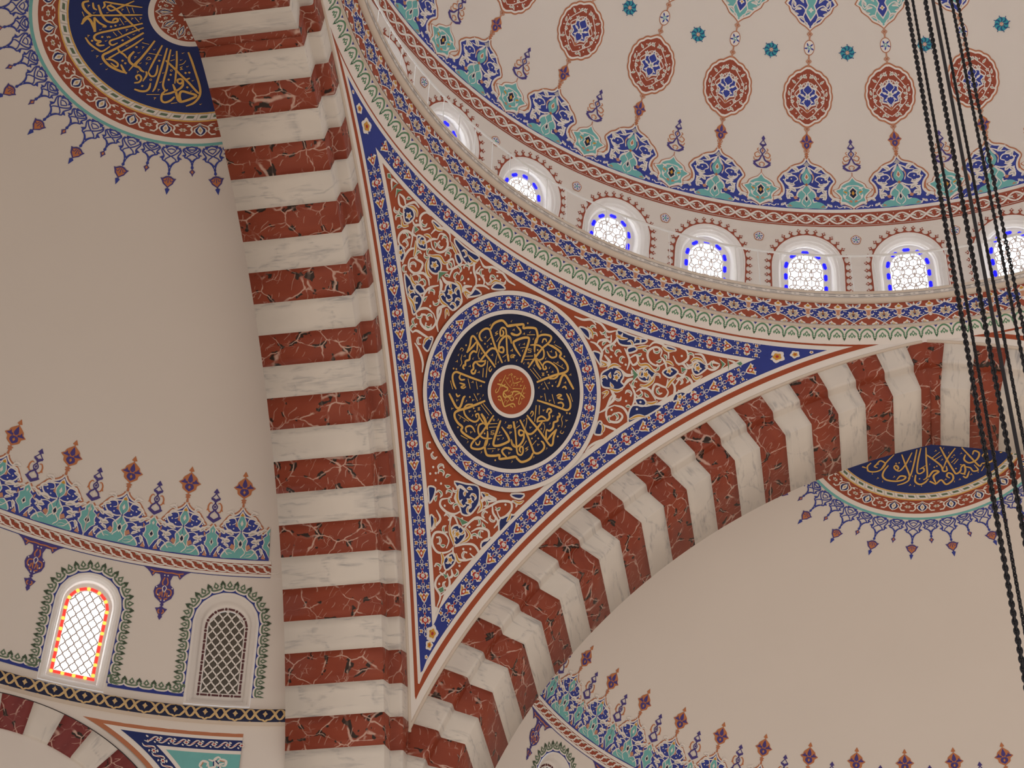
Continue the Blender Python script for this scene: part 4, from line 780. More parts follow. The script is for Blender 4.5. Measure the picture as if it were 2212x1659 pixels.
# red oval medallion and the chain of small motifs that carries it
def chain_link(t, y0, y1):
    ym = (y0+y1)/2
    b = Paint(); b.stroke([(0.006, y0), (0.012, ym-0.05), (0.05, ym-0.012), (0.05, ym+0.012), (0.012, ym+0.05), (0.006, y1)], 0.02, 'salmon', 1, 3); b.mirror(); t.put(b, lambda p: p); t.disc(0, ym, 0.03, 'orange', 1.4, 6)
def red_medallion():
    t = Paint(); yc, H_, W_ = 7.205, 0.64, 0.505
    n = 120; a = np.linspace(0, 2*pi, n, endpoint=False)
    def lobed(s, amp):
        r = 1+amp*np.abs(np.sin(9*a)); x = np.sin(a)*W_*s*r; y = np.cos(a)
        pinch = 1+0.10*np.exp(-(np.sin(a)/0.16)**2); y = yc+np.sign(y)*np.abs(y)**0.94*H_*s*0.93*r*pinch; return np.stack([x, y], -1)
    rows = [lobed(s, 0.035) for s in (1.06, 0.55)]+[np.array([[0, yc]])]
    def fill(s, c, l):
        p = np.concatenate([lobed(s, 0.035), lobed(s*0.5, 0.02), np.array([[0, yc]])])
        t.raw(p, [(i, (i+1) % n, n+(i+1) % n, n+i) for i in range(n)]+[(n+i, n+(i+1) % n, 2*n) for i in range(n)], c, l)
    fill(1.06, 'orange', 0.6); fill(1.0, 'white', 1.0); fill(0.93, 'brick', 1.4)
    b = Paint()
    b.stroke([(0.0, yc-0.50), (0.12, yc-0.42), (0.22, yc-0.30), (0.33, yc-0.18), (0.36, yc+0.05), (0.28, yc+0.22), (0.14, yc+0.40), (0.04, yc+0.50)], 0.018, 'white', 2, 4)
    b.stroke([(0.0, yc-0.36), (0.12, yc-0.26), (0.2, yc-0.22), (0.22, yc-0.05), (0.28, yc+0.05), (0.20, yc+0.16), (0.10, yc+0.28), (0, yc+0.32)], 0.018, 'white', 2, 4)
    for x, y, r in ((0.16, 0.22, 0.062), (0.33, 0.12, 0.045), (0.33, -0.12, 0.05), (0.20, -0.28, 0.05), (0.09, 0.44, 0.045)):
        b.flower(x, yc+y, r, 5, 'white', 'grey', 2.4, x*9)
    for x, y, a_, ln in ((0.26, 0.28, 0.7, 0.13), (0.40, 0.0, 1.4, 0.13), (0.30, -0.26, -0.6, 0.14), (0.12, -0.42, -0.7, 0.13), (0.28, 0.0, -0.4, 0.12), (0.18, 0.36, 1.9, 0.12), (0.06, -0.5, 0.2, 0.10), (0.24, -0.16, 2.2, 0.11), (0.03, 0.40, 0.9, 0.12)):
        b.leaf(x, yc+y, a_, ln, 0.055, 'white', 2.3); b.leaf(x+0.02*math.cos(a_), yc+y+0.02*math.sin(a_), a_, ln*0.6, 0.024, 'sage', 3)
    for x, y in ((0.40, 0.16), (0.42, -0.06), (0.36, -0.24), (0.24, -0.38), (0.22, 0.40), (0.12, 0.12), (0.08, 0.26), (0.12, -0.34)): b.disc(x, yc+y, 0.016, 'white', 2.5, 6)
    b.mirror(); t.put(b, lambda p: p)
    core = [(0, -0.30), (0.07, -0.20), (0.17, -0.17), (0.15, -0.07), (0.235, 0.0), (0.16, 0.08), (0.17, 0.15), (0.07, 0.20), (0, 0.32)]
    t.mpoly([(x*1.12, yc+y*1.10) for x, y in core], 'white', 2.6); t.mpoly([(x*0.95, yc+y*0.95) for x, y in core], 'lace_blue', 3)
    b = Paint(); b.stroke([(0, yc-0.26), (0.09, yc-0.12), (0.0, yc+0.02), (0.10, yc+0.14), (0, yc+0.27)], 0.016, 'white', 3.4, 4); b.leaf(0.07, yc+0.0, 0.5, 0.12, 0.05, 'white', 3.4); b.leaf(0.06, yc-0.1, -0.5, 0.09, 0.035, 'white', 3.4); b.mirror(); t.put(b, lambda p: p)
    t.flower(0, yc-0.01, 0.085, 6, 'white', 'sage', 3.8); t.mpoly([(0, yc-0.36), (0.05, yc-0.32), (0, yc-0.27)], 'orange', 3)
    return t
def column_motif():
    t = Paint(); chain_link(t, 5.95, 6.02); t.put(bud(5.99, 0.40, 0.155), lambda p: p)
    chain_link(t, 6.36, 6.60); chain_link(t, 7.84, 8.13); chain_link(t, 8.44, 8.72)
    n = 40; a = np.linspace(0, 2*pi, n, endpoint=False)
    for s, c, l in ((1.0, 'orange', 1), (0.88, 'white', 1.4)):
        r = 0.135*s*(1+0.10*np.cos(2*a)); t.raw(np.stack([r*np.sin(a)*0.95, 8.285+r*np.cos(a)*1.15], -1), [tuple(range(n))], c, l)
    for i in range(5):
        q = Paint(); q.leaf(0.03, 0.02, 0.9, 0.085, 0.035, 'lace_blue', 2); t.at(q, 0, 8.285, i*2*pi/5+0.3)
    t.flower(0, 8.285, 0.05, 5, 'turquoise', 'white', 2.4, 0.4)
    return t
dome_part('flower_link', column_motif(), range(-2, 8))
dome_part('red_medallion', red_medallion(), range(-1, 8))
def upper_palmette(main, core):
    t = Paint(); o = [(0, 8.68), (0.10, 8.77), (0.22, 8.84), (0.30, 8.95), (0.42, 9.05), (0.46, 9.16), (0.54, 9.22), (0.46, 9.34), (0.44, 9.5), (0.3, 9.62), (0, 9.7)]
    for s, c, l in ((1.09, 'orange', 0.6), (1.03, 'white', 1.0), (0.94, main, 1.4)): t.mpoly([(x*s, 9.2+(y-9.2)*s) for x, y in o], c, l, 2)
    t.mpoly([(0, 8.85), (0.08, 8.97), (0.13, 9.08), (0.08, 9.2), (0.13, 9.32), (0, 9.45)], 'white', 2, 2); t.mpoly([(0, 8.90), (0.06, 8.99), (0.10, 9.08), (0.05, 9.2), (0.1, 9.31), (0, 9.41)], core, 2.6, 2); t.flower(0, 9.1, 0.06, 4, 'white', 'yellow' if core == 'lace_blue' else None, 3.2)
    b = Paint()
    for x, y, a_, ln, bd in ((0.12, 8.86, 0.4, 0.2, 0.2), (0.26, 9.0, 0.6, 0.18, -0.2), (0.20, 9.12, -0.3, 0.17, 0.2), (0.16, 9.24, 0.5, 0.24, 0.2), (0.34, 9.16, 1.0, 0.18, 0.1), (0.06, 8.76, 0.9, 0.12, 0)): b.leaf(x, y, a_, ln, 0.07, 'white', 2.2, bd); b.leaf(x+.02, y+.02, a_, ln*.6, 0.025, 'grey', 2.8, bd)
    b.stroke([(0.02, 8.74), (0.16, 8.92), (0.12, 9.1), (0.26, 9.2), (0.38, 9.12), (0.42, 9.26), (0.28, 9.36)], 0.024, 'white', 2, 4); b.mirror(); t.put(b, lambda p: p)
    return t
dome_part('turquoise_palmette', upper_palmette('turquoise', 'lace_blue'), (1, 3, 5, 7)); dome_part('blue_palmette', upper_palmette('lace_blue', 'turquoise'), (2, 4, 6))
def pinwheel():
    t = Paint(); yc = 8.178
    t.flower(0, yc, 0.155, 8, 'teal', None, 1, 0, 0.93)
    for i in range(8):
        q = Paint(); q.stroke([(0.045, 0.0), (0.085, 0.032), (0.125, 0.03), (0.158, -0.005)], [0.012, 0.035, 0.036, 0.014], 'teal_dark', 2, 4); q.disc(0.176, 0.0, 0.013, 'teal_dark', 1, 6); t.at(q, 0, yc, i*pi/4)
    t.flower(0, yc, 0.055, 6, 'salmon', None, 2.4); t.flower(0, yc, 0.03, 6, 'white', 'crimson', 2.8)
    return t
dome_part('pinwheel_rosette', pinwheel(), range(-1, 8), -5.625)
def rosette():
    t = Paint(); yc = 3.93
    t.flower(0, yc, 0.118, 5, 'orange', None, 1, pi/2, 0.88); t.flower(0, yc, 0.100, 5, 'white', None, 1.5, pi/2, 0.88)
    for i in range(5):
        q = Paint(); q.stroke([(0.025, 0.0), (0.05, 0.03), (0.085, 0.018)], [0.01, 0.024, 0.008], 'lace_blue', 2, 3); q.leaf(0.055, -0.02, 0.2, 0.035, 0.016, 'lace_blue', 2); t.at(q, 0, yc, i*2*pi/5)
    t.flower(0, yc, 0.035, 5, 'turquoise', None, 2.4)
    return t
dome_part('drum_rosette', rosette(), range(-2, 8), -5.625)
# red crown of little diamonds round each window head and down its sides
def crown_border():
    t = Paint(); p, s = path_u(WR+0.012, WT, WB); tot = 2*(WT-WB)+pi*(WR+0.012); stp = 0.163; n = int(tot/stp); o = (tot-n*stp)/2
    q = np.linspace(0, tot, 160); pts = np.array([along(p, s, v)[:2] for v in q]); t.stroke(pts, 0.032, 'brick', 1, 0)
    m_ = Paint(); m_.poly([(-0.075, 0.01), (-0.035, 0.028), (-0.014, 0.062), (0.014, 0.062), (0.035, 0.028), (0.075, 0.01)], 'brick', 1); m_.poly([(0, 0.050), (0.052, 0.100), (0.022, 0.113), (0, 0.152), (-0.022, 0.113), (-0.052, 0.100)], 'brick', 1.4); m_.poly([(0, 0.082), (0.017, 0.103), (0, 0.126), (-0.017, 0.103)], 'plaster', 2)
    for i in range(n):
        x, y, a_ = along(p, s, o+(i+0.5)*stp); t.at(m_, x, y, a_)
    return t
dome_part('window_crown', crown_border(), range(-2, 8))

# ---------------------------------------------------------------- painting of the pendentive
PC = np.array([-7.985, 7.985, 26.92]); PN = np.array([0.5885, -0.5885, -0.5544]); PN /= np.linalg.norm(PN)
PE1 = np.array([1, 1, 0])/math.sqrt(2); PE2 = np.array([0.39201532, -0.39201532, 0.83225475])
def rho_n(P):
    """room-side normal of the pendentive"""
    z = np.minimum(P[:, 2], ZTOP); w_ = np.sqrt(np.maximum(R0**2-(z-ZC)**2, 1e-9)); s = np.maximum(w_-EC, 0); dr = s*(-(z-ZC)/w_)/np.sqrt(A*A+s*s)
    r = np.hypot(P[:, 0], P[:, 1]); n = np.stack([-P[:, 0]/r, -P[:, 1]/r, dr], -1); return n/np.linalg.norm(n, axis=1)[:, None]
def S_pend(p):
    """chart about the roundel's centre: x to the right, y up the slope"""
    P = PC+p[:, :1]*PE1+p[:, 1:]*PE2; t = np.zeros(len(P))
    def g(t):
        Q = P+t[:, None]*PN; return np.hypot(Q[:, 0], Q[:, 1])-rho(np.minimum(Q[:, 2], ZTOP))
    t0, t1 = t, t+0.05; f0, f1 = g(t0), g(t1)
    for _ in range(12):
        d = f1-f0; t2 = np.where(np.abs(d) > 1e-12, t1-f1*(t1-t0)/np.where(np.abs(d) > 1e-12, d, 1), t1); t0, f0 = t1, f1; t1 = np.clip(t2, -3, 3); f1 = g(t1)
    Q = P+t1[:, None]*PN; return Q, rho_n(Q)
def on_pend(P):
    r = np.hypot(P[:, 0], P[:, 1]); k = rho(np.minimum(P[:, 2], ZTOP))/r; return np.stack([P[:, 0]*k, P[:, 1]*k, P[:, 2]], -1)
OFFB = np.array([0.0, 0.19, 0.29, 0.37, 0.70, 0.80]); OFFA = np.array([0.0, 0.13, 0.20, 0.265, 0.565, 0.65]); OFFM = (OFFA+OFFB)/2
ZT = np.array([29.17, 29.09, 29.02, 28.93, 28.645, 28.575])
def rim_point(th, wi, side):
    """point on the web at distance index wi (0..5, fractional) from the rim of an arch, th the arch angle"""
    th = np.asarray(th, float); wi = np.broadcast_to(np.asarray(wi, float), th.shape)
    k = (THA-th-G0)/G+1; mix = np.clip((23.5-k)/4.0, 0, 1)
    own = np.interp(wi, range(6), OFFB if side == 'n' else OFFA); av = np.interp(wi, range(6), OFFM); w_ = av+(own-av)*mix
    s = -EC+R0*np.cos(th); z = ZC+R0*np.sin(th); fr = sideB if side == 'n' else sideA
    P = fr(s, 0*s, z); T = fr(-R0*np.sin(th), np.full_like(s, -A), R0*np.cos(th)) if False else None
    dt = 1e-3; Pn = fr(-EC+R0*np.cos(th+dt), 0*s, ZC+R0*np.sin(th+dt)); T = (Pn-P)/np.linalg.norm(Pn-P, axis=1)[:, None]
    Q = P+0
    for _ in range(3):          # walk inwards in short steps so that the distance is measured along the curved web
        N = rho_n(Q); I = np.cross(N, T); I *= np.where((I[:, 0] if side == 'w' else -I[:, 1]) > 0, 1, -1)[:, None]; Q = on_pend(Q+I*(w_/3)[:, None])
    return Q
def S_rim(side):
    return lambda p: (lambda Q: (Q, rho_n(Q)))(rim_point(p[:, 0], p[:, 1], side))
TH = np.linspace(0.30, THA-0.004, 700)
def rim_curve(i, side, n=120):
    Q = rim_point(TH, i, side); ok = (np.degrees(np.arctan2(Q[:, 1], Q[:, 0])) <= 135.0) if side == 'n' else (np.degrees(np.arctan2(Q[:, 1], Q[:, 0])) >= 135.0)
    ok &= Q[:, 2] <= ZT[i] if i else True
    idx = np.where(ok)[0]; a, b = TH[idx[0]], TH[idx[-1]]; return rim_point(np.linspace(a, b, n), i, side), a, b
RC = {s: [rim_curve(i, s) for i in range(6)] for s in 'nw'}
for i in range(6):              # meet exactly on the diagonal
    f = (RC['n'][i][0][0]+RC['w'][i][0][0])/2; RC['n'][i][0][0] = f; RC['w'][i][0][0] = f
def top_curve(i, n=120):
    a, b = RC['n'][i][0][-1], RC['w'][i][0][-1]; fa, fb = math.atan2(a[1], a[0]), math.atan2(b[1], b[0])
    ph = np.linspace(fa, fb, n); z = np.linspace(a[2], b[2], n); r = rho(np.minimum(z, ZTOP)); return np.stack([r*np.cos(ph), r*np.sin(ph), z], -1)
TC = [None]+[top_curve(i) for i in range(1, 6)]
def ribbon(parent, name, i, mat, lift, sides='nwt', lift2=None):
    m = Mesh()
    for s in sides:
        a, b = (TC[i], TC[i+1]) if s == 't' else (RC[s][i][0], RC[s][i+1][0])
        if a is None: continue
        n = len(a); M3 = [a+(b-a)*t for t in (0, 0.5, 1)]; M3 = [a, on_pend((a+b)/2), b]
        V = np.concatenate([q+rho_n(q)*lift for q in M3]); m.add(V, [(r*n+j, r*n+j+1, (r+1)*n+j+1, (r+1)*n+j) for r in range(2) for j in range(n-1)])
    return m.build(name, [mat], parent, smooth=True)
def build_borders(parent):
    ribbon(parent, 'rim_band', 0, 'white', 0.004, 'nw'); ribbon(parent, 'red_stripe', 1, 'field_red', 0.006); ribbon(parent, 'white_stripe', 2, 'white', 0.006)
    fb = ribbon(parent, 'flower_border', 3, 'blue', 0.006); ribbon(parent, 'inner_stripe', 4, 'white', 0.008)
    return fb
fborder = build_borders(pend)
# rounded rim moulding along both arches
for s in 'nw':
    th = np.linspace(RC[s][0][1], THA-0.004, 160); Q = rim_point(th, 0.12, s); V, F = tube(Q+rho_n(Q)*0.0, 0.035, 8); obj('rim_moulding', V, F, 'cream', None, pend, smooth=True)

# flower border: one repeat of the running pattern (u 0..1 along, v 0..1 across)
def flower_cell():
    c = Paint(); asp = 2.35          # length to width
    h = Paint()                      # drawn as half (v >= 0 about the axis), mirrored across the band; x along, y across
    # x in band widths
    def P_(pts): return [(x, y) for x, y in pts]
    # crossing tendrils
    for x0 in (0.0, asp/2):
        h.stroke([(x0+0.0, 0.0), (x0+0.16, 0.10), (x0+0.30, 0.0)], 0.035, 'white', 1, 3); h.stroke([(x0-0.30, 0.0), (x0-0.16, 0.10), (x0, 0.0)], 0.035, 'white', 1, 3)
        h.stroke([(x0-0.02, 0.02), (x0+0.02, 0.16), (x0+0.0, 0.24)], 0.03, 'white', 1, 3)
        # side blossom
        big = x0 == 0.0; r = 0.16 if big else 0.125
        h.flower(x0, 0.32, r, 4, 'white', None, 1.5, pi/4, 0.45); h.flower(x0, 0.32, r*0.55, 5, 'yellow', 'crimson' if big else None, 2.2, 0, 0.6)
        h.disc(x0+0.20, 0.42, 0.035, 'white', 1, 6); h.disc(x0-0.20, 0.42, 0.035, 'white', 1, 6)
    # round palmette at asp*0.25
    x = asp*0.25
    h.poly([(x-0.30, 0), (x-0.16, 0.12), (x-0.22, 0.25), (x-0.06, 0.40), (x+0.12, 0.37), (x+0.20, 0.24), (x+0.13, 0.14), (x+0.30, 0)], 'white', 1.5)
    h.poly([(x-0.02, 0.26), (x+0.10, 0.34), (x+0.03, 0.37), (x-0.05, 0.35)], 'yellow', 2.4); h.poly([(x-0.30, 0), (x-0.13, 0.09), (x-0.14, 0.22), (x, 0.25), (x+0.12, 0.19), (x+0.11, 0.09), (x+0.26, 0)], 'crimson', 2.2)
    h.poly([(x-0.11, 0), (x-0.07, 0.10), (x+0.02, 0.14), (x+0.10, 0.08), (x+0.12, 0)], 'white', 3); h.disc(x+0.01, 0.045, 0.03, 'grey', 3.6, 6); h.disc(x-0.05, 0.02, 0.018, 'crimson', 3.6, 6)
    h.poly([(x+0.26, 0), (x+0.34, 0.06), (x+0.42, 0)], 'crimson', 1.6); h.poly([(x-0.40, 0), (x-0.33, 0.05), (x-0.27, 0)], 'crimson', 1.6)
    # bell palmette at asp*0.75
    x = asp*0.75
    h.poly([(x-0.28, 0), (x-0.18, 0.13), (x-0.02, 0.22), (x+0.10, 0.30), (x+0.22, 0.40), (x+0.25, 0.28), (x+0.33, 0.22), (x+0.22, 0.12), (x+0.26, 0)], 'white', 1.5)
    h.poly([(x-0.14, 0.09), (x+0.02, 0.17), (x+0.17, 0.32), (x+0.19, 0.18), (x+0.10, 0.10)], 'yellow', 2.2); h.poly([(x-0.22, 0), (x-0.10, 0.08), (x+0.06, 0.13), (x+0.15, 0.08), (x+0.26, 0)], 'crimson', 2.4)
    h.poly([(x-0.07, 0), (x-0.01, 0.07), (x+0.07, 0.06), (x+0.12, 0)], 'white', 3); h.poly([(x+0.26, 0), (x+0.33, 0.05), (x+0.40, 0)], 'crimson', 1.6)
    for sg in (1, -1): c.put(h, lambda p, sg=sg: np.stack([p[:, 0]/asp, 0.5+sg*p[:, 1]], -1))
    return c
FC = flower_cell()
def lay_flowers(parent, side, n, t0, t1, flip=False):
    o = Paint()
    for i in range(n): o.put(FC, lambda p, i=i: np.stack([t0+(t1-t0)*(i+(1-p[:, 0] if flip else p[:, 0]))/n, 3+p[:, 1]], -1))
    o.build('flowers', S_rim(side), parent, base=0.009)
def lay_flowers_top(parent, n, f0, f1):
    def sf(p):
        z = ZT[3]+(ZT[4]-ZT[3])*p[:, 1]; r = rho(np.minimum(z, ZTOP)); Q = np.stack([r*np.cos(p[:, 0]), r*np.sin(p[:, 0]), z], -1); return Q, rho_n(Q)
    o = Paint()
    for i in range(n): o.put(FC, lambda p, i=i: np.stack([f0+(f1-f0)*(i+p[:, 0])/n, p[:, 1]], -1))
    o.build('flowers', sf, parent, base=0.009)
for s in 'nw':
    a, b = RC[s][4][1], RC[s][4][2]; ln = R0*(b-a); lay_flowers(fborder, s, int(round(ln/0.775)), a, b)
fa, fb_ = [math.atan2(TC[4][j][1], TC[4][j][0]) for j in (0, -1)]
lay_flowers_top(fborder, int(round((fb_-fa)*10/0.745)), fa, fb_)
# single blossoms out in the narrow tips
def tip_blossoms(parent):
    o = Paint()
    for k, r in enumerate((0.13, 0.10, 0.05)):
        pass
    m = Mesh()
    for c0, c1, ts in ((RC['n'][3][0][0], RC['n'][4][0][0], (0.28, 0.52, 0.75)), (RC['n'][3][0][-1], TC[4][0], (0.22, 0.45, 0.7)), (RC['w'][3][0][-1], TC[4][-1], (0.22, 0.45, 0.7))):
        for j, t in enumerate(ts):
            P = on_pend((c0+(c1-c0)*t)[None])[0]; N = rho_n(P[None])[0]; ax = (c1-c0)/np.linalg.norm(c1-c0); bx = np.cross(N, ax)
            for q, (r, mt, lf) in enumerate(((0.035+0.05*j, 0, 0.012), (0.016+0.03*j, 1, 0.017), (0.006+0.012*j, 2, 0.021))):
                an_ = np.linspace(0, 2*pi, 20, endpoint=False); rr = r*(1-0.25*(0.5-0.5*np.cos(5*an_)))
                m.add(P+N*lf+rr[:, None]*(np.cos(an_)[:, None]*ax*1.3+np.sin(an_)[:, None]*bx), [tuple(range(20))], mt)
    m.build('tip_blossom', ['white', 'yellow', 'crimson'], parent)
tip_blossoms(fborder)

# the red field inside the borders
def field_mesh():
    cn, cw, ct = RC['n'][5][0], RC['w'][5][0], TC[5]; V = []; n = 40
    for z in np.concatenate([np.linspace(cn[0][2], ct[:, 2].min()-0.01, 70), [ct[:, 2].mean()]]):
        f0 = np.interp(z, cn[:, 2], np.unwrap(np.arctan2(cn[:, 1], cn[:, 0]))); f1 = np.interp(z, cw[:, 2], np.arctan2(cw[:, 1], cw[:, 0]))
        ph = np.linspace(f0, f1, n+1); r = float(rho(np.array([min(z, ZTOP)]))[0]); P = np.stack([r*np.cos(ph), r*np.sin(ph), z+0*ph], -1); V.append(P+rho_n(P)*0.005)
    return np.concatenate(V), grid(len(V)-1, n)
field = obj('arabesque_field', *field_mesh(), 'field_red', None, pend, smooth=True)

def parse(txt):
    for it in txt.split(';'):
        k, rest = it[0], it[1:].split(); w_ = int(rest[0])/200; v = np.array([int(t) for t in rest[1:]], float).reshape(-1, 2)/200; yield k, w_, v
def write_text(txt, col='gold', q=1.0):
    o = Paint()
    for k, w_, v in parse(txt):
        if k == 's':
            if len(v) == 2: o.stroke(v, [w_, w_*0.8], col, 1, 0)
            else: o.stroke(v, [w_*0.75]+[w_]*max(len(v)-1, 2)+[w_*0.55], col, 1, 4)
        elif k == 'd': 
            x, y = v[0]; r = max(w_*0.72, 0.02); o.poly([(x, y-r), (x+r, y), (x, y+r), (x-r, y)], col, 1.4)
        elif k == 'r': o.ring(v[0][0], v[0][1], w_*0.55, w_*1.15, col, 1, 12)
        elif k == 'v':
            x, y = v[0]; r = max(w_, 0.04)*0.8; o.stroke([(x-r*0.7, y+r*0.5), (x-r*0.1, y-r*0.7), (x, y+r*0.2), (x+r*0.7, y+r*0.6)], r*0.33, col, 1, 2)
        elif k == 'c':
            x, y = v[0]; r = max(w_, 0.04)*0.8; o.stroke([(x+r*0.35, y+r*0.5), (x-r*0.2, y+r*0.55), (x+r*0.2, y+r*0.1), (x-r*0.35, y-r*0.75)], [r*0.32, r*0.4, r*0.3, r*0.1], col, 1, 2)
    return o
# scrollwork
def scrollwork(txts):
    base = Paint(); top = Paint(); pts = []; blues = []
    for txt, both in txts:
        for k, w_, v in parse(txt):
            for sg in ((1, -1) if both else (1,)):
                q = v*np.array([sg, 1]); dark = 'deep_blue'
                if k == 'p': 
                    base.poly(q, dark, 0.5, 3); top.stroke(q, 0.034, 'white', 1.0, 3, True); blues.append(smooth_path(q, 3, True)); pts.append(smooth_path(q, 3, True))
                elif k == 's': top.stroke(q, [w_*0.9, w_*1.7, w_*2.0, w_*1.7, w_*0.8], 'white', 1.6, 5); pts.append(smooth_path(q, 3))
                elif k == 'y': 
                    top.stroke(q, [w_*0.9, w_*1.6, w_*1.6, w_*0.5], 'white', 2.0, 5); top.stroke(q*1.0, [w_*0.3, w_*0.75, w_*0.7, w_*0.1], 'yellow', 2.6, 5); pts.append(smooth_path(q, 3))
                elif k == 'f':
                    x, y = q[0]; r = w_*1.0; top.flower(x, y, r*1.05, 5, 'white', None, 2.6, 0.3, 0.55); top.flower(x, y, r*0.62, 5, 'yellow', None, 3.2, 0.3, 0.5); pts.append(q)
                elif k == 'g': top.poly(q+(q-q.mean(0))*0.35, 'white', 2.2); top.poly(q, 'green', 2.8); pts.append(q)
    return base, top, np.concatenate(pts), blues
base, top, used, blues = scrollwork([(ARAB_SIDE, True), (ARAB_FOOT, False)])
# free leaves and dots fill the ground between the traced scrolls
def to_chart(P): d = P-PC; return np.stack([d@PE1, d@PE2], -1)
fl = np.concatenate([to_chart(RC['n'][5][0]), to_chart(TC[5]), to_chart(RC['w'][5][0])[::-1]])
def in_poly(q, poly):
    x, y = q; c = False; n = len(poly); j = n-1
    for i in range(n):
        if (poly[i][1] > y) != (poly[j][1] > y) and x < (poly[j][0]-poly[i][0])*(y-poly[i][1])/(poly[j][1]-poly[i][1]+1e-12)+poly[i][0]: c = not c
        j = i
    return c
rg = random.Random(11); placed = [tuple(q) for q in used]; tries = 0; fill = Paint(); PA = np.array(placed)
lx0, lx1, ly0, ly1 = fl[:, 0].min(), fl[:, 0].max(), fl[:, 1].min(), fl[:, 1].max(); extra = []
inset = fl+(fl.mean(0)-fl)*0.0
while tries < 16000:
    tries += 1; x, y = rg.uniform(lx0, lx1), rg.uniform(ly0, ly1); r = math.hypot(x, y)
    if r < 2.04 or not in_poly((x, y), fl) or np.min(np.hypot(fl[:, 0]-x, fl[:, 1]-y)) < 0.085: continue
    if np.min(np.hypot(PA[:, 0]-x, PA[:, 1]-y)) < 0.062: continue
    if extra and min(math.hypot(x-a_, y-b_) for a_, b_ in extra) < 0.112: continue
    extra.append((x, y)); blue_ = any(in_poly((x, y), bp) for bp in blues); t = rg.random(); a_ = rg.uniform(0, 2*pi)
    if t < 0.62:
        c = rg.choice((-1, 1)); q = np.array([(0, 0), (0.05, 0.035*c), (0.10, 0.015*c), (0.125, -0.04*c), (0.095, -0.075*c)]); ca, sa = math.cos(a_), math.sin(a_); q = np.stack([x+q[:, 0]*ca-q[:, 1]*sa, y+q[:, 0]*sa+q[:, 1]*ca], -1)-np.array([[0.05*ca, 0.05*sa]])
        fill.stroke(q, [0.014, 0.05, 0.06, 0.045, 0.016], 'white', 1.3, 3); fill.stroke(q[1:4], [0.004, 0.026, 0.004], 'yellow' if blue_ else rg.choice(('green', 'green', 'grey')), 2.1, 3); fill.disc(q[-1][0], q[-1][1], 0.02, 'white', 1.4, 7)
    elif t < 0.82:
        fill.leaf(x-0.05*math.cos(a_), y-0.05*math.sin(a_), a_, 0.14, 0.07, 'white', 1.3, 0.15); fill.leaf(x-0.03*math.cos(a_), y-0.03*math.sin(a_), a_, 0.09, 0.028, 'yellow' if blue_ else 'green', 2.1, 0.15)
    else: fill.disc(x, y, 0.024, 'white', 1.4, 8)
base.build('blue_cartouches', S_pend, field, base=0.006); top.put(fill, lambda p: p); top.build('white_scrolls', S_pend, field, base=0.006)

# the calligraphy roundel
def disc_rings(r0, r1, n=96, rows=4):
    a = np.linspace(0, 2*pi, n, endpoint=False); p = np.concatenate([np.stack([r*np.cos(a), r*np.sin(a)], -1) for r in np.linspace(r0, r1, rows+1)])
    return p, [(k*n+i, k*n+(i+1) % n, (k+1)*n+(i+1) % n, (k+1)*n+i) for k in range(rows) for i in range(n)]
def disc_obj(name, surf, r0, r1, mat, lift, parent, rows=4, keep=None):
    p, F = disc_rings(max(r0, 1e-3), r1, rows=rows); P, N = surf(p)
    if keep is not None: ok = keep(P); F = [f for f in F if all(ok[j] for j in f)]
    return obj(name, P+N*lift, F, mat, None, parent, smooth=True)
rd = disc_obj('roundel', S_pend, 0, 1.915, 'navy', 0.032, pend, 10); rd['label'] = 'navy calligraphy roundel with gold lettering'
disc_obj('outer_ring', S_pend, 1.83, 1.915, 'white', 0.042, rd); ring_b = disc_obj('flower_ring', S_pend, 1.55, 1.83, 'blue', 0.036, rd); disc_obj('inner_ring', S_pend, 1.475, 1.55, 'white', 0.042, rd)
cd = disc_obj('centre_disc', S_pend, 0, 0.44, 'field_red', 0.040, rd); disc_obj('centre_ring', S_pend, 0.435, 0.505, 'white', 0.044, rd)
o = Paint()
for i in range(14): o.put(FC, lambda p, i=i: (lambda t, r: np.stack([r*np.cos(t), r*np.sin(t)], -1))(pi/2+2*pi*(i+p[:, 0]-0.25)/14, 1.83-0.28*p[:, 1]))
ln_ = Paint()
o.build('ring_flowers', S_pend, rd, base=0.040)
tx = write_text(TXT_ROUNDEL); t2 = Paint(); t2.put(tx, lambda p: p); t2.put(tx, lambda p: -p); t2.build('lettering', S_pend, rd, base=0.036)
write_text(TXT_CENTRE).build('centre_lettering', S_pend, rd, base=0.044)

# the neighbouring web carries the same borders; only its tip shows
def mirrored(parent):
    for o_ in list(pend.children):
        if o_.name.split('.')[0] in ('rim_band', 'red_stripe', 'white_stripe', 'flower_border', 'inner_stripe', 'rim_moulding', 'arabesque_field'):
            c = o_.copy(); C.objects.link(c); c.parent = parent; c.scale = (-1, 1, 1)
            for ch in list(o_.children):
                if ch.name.startswith('flowers') or ch.name.startswith('tip'):
                    d = ch.copy(); C.objects.link(d); d.parent = c
mirrored(pend2)

